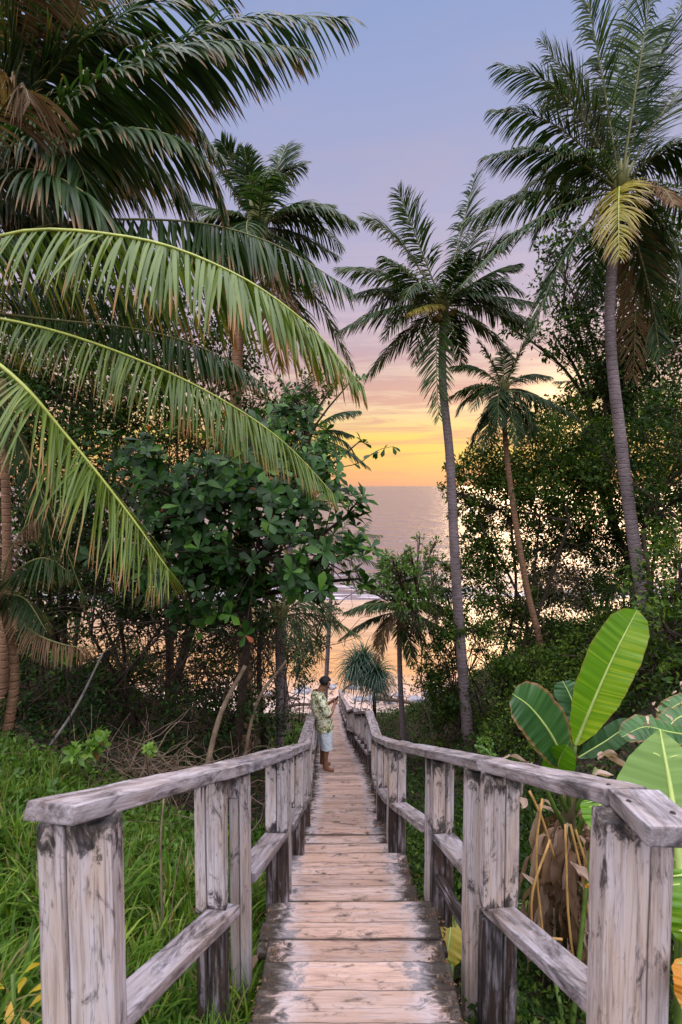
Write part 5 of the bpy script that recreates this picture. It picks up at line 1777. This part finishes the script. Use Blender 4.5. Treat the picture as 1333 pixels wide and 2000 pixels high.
pel = vtx((-.01, 0, .90), (.15, .12))
sp = vtx((-.05, 0, 1.06), (.135, .10), pel)
ch = vtx((-.09, 0, 1.25), (.155, .115), sp)
nb = vtx((-.10, 0, 1.40), (.085, .075), ch)
nk = vtx((-.055, 0, 1.48), (.055, .055), nb)
h1 = vtx((-.01, 0, 1.53), (.068, .075), nk)
h2 = vtx((.028, 0, 1.588), (.082, .092), h1)
h3 = vtx((.045, 0, 1.642), (.075, .085), h2)
nose = vtx((.108, 0, 1.548), .012, h2)
jaw = vtx((.055, 0, 1.50), .038, h1)
for s_ in (-1, 1):
    ear = vtx((.012, s_ * .088, 1.572), .014, h2)
    shd = vtx((-.10, s_ * .155, 1.355), .062, ch)
    up_ = vtx((-.04, s_ * .215, 1.22), .047, shd)
    elb = vtx((.035, s_ * .215, 1.06), .038, up_)
    fa = vtx((.10, s_ * .16, 1.12), .036, elb)
    wr = vtx((.165, s_ * .085, 1.19), .025, fa)
    pm = vtx((.195, s_ * .060, 1.225), (.030, .018), wr)
    for k_ in range(4):
        f1 = vtx((.215 + .002 * k_, s_ * (.062 - .004 * k_), 1.262 - .022 * k_), .0095, pm)
        f2 = vtx((.238, s_ * (.050 - .004 * k_), 1.272 - .022 * k_), .0088, f1)
        f3 = vtx((.248, s_ * (.030 - .002 * k_), 1.270 - .022 * k_), .008, f2)
    th = vtx((.185, s_ * .038, 1.245), .011, pm)
    th2 = vtx((.195, s_ * .020, 1.268), .0095, th)
    hp = vtx((.005, s_ * .095, .84), .092, pel)
    th_ = vtx((.02, s_ * .10, .68), .082, hp)
    kn = vtx((.03, s_ * .10, .47), .056, th_)
    cf_ = vtx((.0, s_ * .10, .33), .054, kn)
    an = vtx((-.01, s_ * .10, .09), .036, cf_)
    hl = vtx((-.035, s_ * .10, .035), .032, an)
    fb = vtx((.09, s_ * .108, .032), (.030, .038), an)
    to = vtx((.16, s_ * .115, .02), (.016, .040), fb)
body = skin_obj('body', V, E, Rd, pel, M_skin, man)
# hair: cap over the skull
bm = bmesh.new()
bmesh.ops.create_uvsphere(bm, u_segments=24, v_segments=16, radius=1)
bmesh.ops.delete(bm, geom=[v for v in bm.verts if v.co.z < -.45 or (v.co.x > .45 and v.co.z < .35)], context='VERTS')
for v in bm.verts:
    k_ = 1 + .03 * mnoise.noise(v.co * 8)
    v.co = Vector((v.co.x * .108 * k_, v.co.y * .097 * k_, v.co.z * .104 * k_))
    v.co = Matrix.Rotation(R(16), 3, 'Y') @ v.co + Vector((.022, 0, 1.615))
me = bpy.data.meshes.new('hair')
bm.to_mesh(me)
bm.free()
for f in me.polygons: f.use_smooth = True
o = link('hair', me, man, [M_hair], False)
for s_ in (-1, 1):
    bm = bmesh.new()
    bmesh.ops.create_uvsphere(bm, u_segments=8, v_segments=6, radius=.011)
    me = bpy.data.meshes.new('eye')
    bm.to_mesh(me)
    bm.free()
    o = link('eye', me, man, [M_eye], False)
    o.location = (.106, s_ * .032, 1.575)


def loft(mb_, rings, n=28, fold=.006, seed=0.0):
    """rings: centre, radius x, radius y, tilt"""
    V_ = []
    for i, (c_, rx, ry) in enumerate(rings):
        for j in range(n):
            a = 2 * math.pi * j / n
            k_ = 1 + fold / max(rx, ry) * (mnoise.noise(Vector((math.cos(a) * 2.5, math.sin(a) * 2.5, c_[2] * 9 + seed))) * 2.2)
            V_.append((c_[0] + math.cos(a) * rx * k_, c_[1] + math.sin(a) * ry * k_, c_[2]))
    F_ = [(i * n + j, i * n + (j + 1) % n, (i + 1) * n + (j + 1) % n, (i + 1) * n + j) for i in range(len(rings) - 1) for j in range(n)]
    mb_.add(V_, F_)


mb = MB()
loft(mb, [((-.01, 0, .78), .175, .215), ((-.01, 0, .86), .168, .205), ((-.03, 0, .95), .158, .198), ((-.06, 0, 1.06), .152, .195), ((-.085, 0, 1.17), .155, .20),
          ((-.095, 0, 1.28), .142, .20), ((-.105, 0, 1.36), .125, .195), ((-.105, 0, 1.41), .10, .15), ((-.095, 0, 1.445), .078, .095), ((-.085, 0, 1.465), .066, .072)], fold=.012)
for s_ in (-1, 1):
    mb.tube(bez([(-.105, s_ * .12, 1.37), (-.09, s_ * .19, 1.33), (-.04, s_ * .225, 1.22), (.005, s_ * .225, 1.13)], 10), [.075, .08, .08, .078, .076, .075, .074, .074, .075, .076], 16, cap=False)
sh = mb.build('shirt', [M_shirt], None)
sh.parent = man
mb = MB()
loft(mb, [((0, 0, .93), .13, .165), ((0, 0, .88), .14, .18), ((.005, 0, .82), .142, .185), ((.005, 0, .78), .14, .188)])
for s_ in (-1, 1):
    loft(mb, [((.005, s_ * .09, .82), .12, .098), ((.01, s_ * .098, .70), .112, .095), ((.018, s_ * .10, .58), .102, .09), ((.022, s_ * .10, .48), .098, .088), ((.022, s_ * .10, .425), .10, .09)],
         22, .012, s_ * 4)
o = mb.build('shorts', [M_shorts], None)
o.parent = man
Mm = Matrix.Rotation(R(18), 4, 'Z')
Mm.translation = man.location
bm = bmesh.new()
bmesh.ops.create_cube(bm, size=1)
for v in bm.verts: v.co = Vector((v.co.x * .009, v.co.y * .075, v.co.z * .15))
bmesh.ops.bevel(bm, geom=list(bm.edges), offset=.003, segments=2, affect='EDGES')
bmesh.ops.rotate(bm, verts=bm.verts, cent=(0, 0, 0), matrix=Matrix.Rotation(R(38), 3, 'Y'))
bmesh.ops.translate(bm, verts=bm.verts, vec=(.225, 0, 1.255))
bm.transform(Mm)
me = bpy.data.meshes.new('phone')
bm.to_mesh(me)
bm.free()
tag(link('phone', me, None, [M_phone]), "black phone held in the man's hands", 'phone')
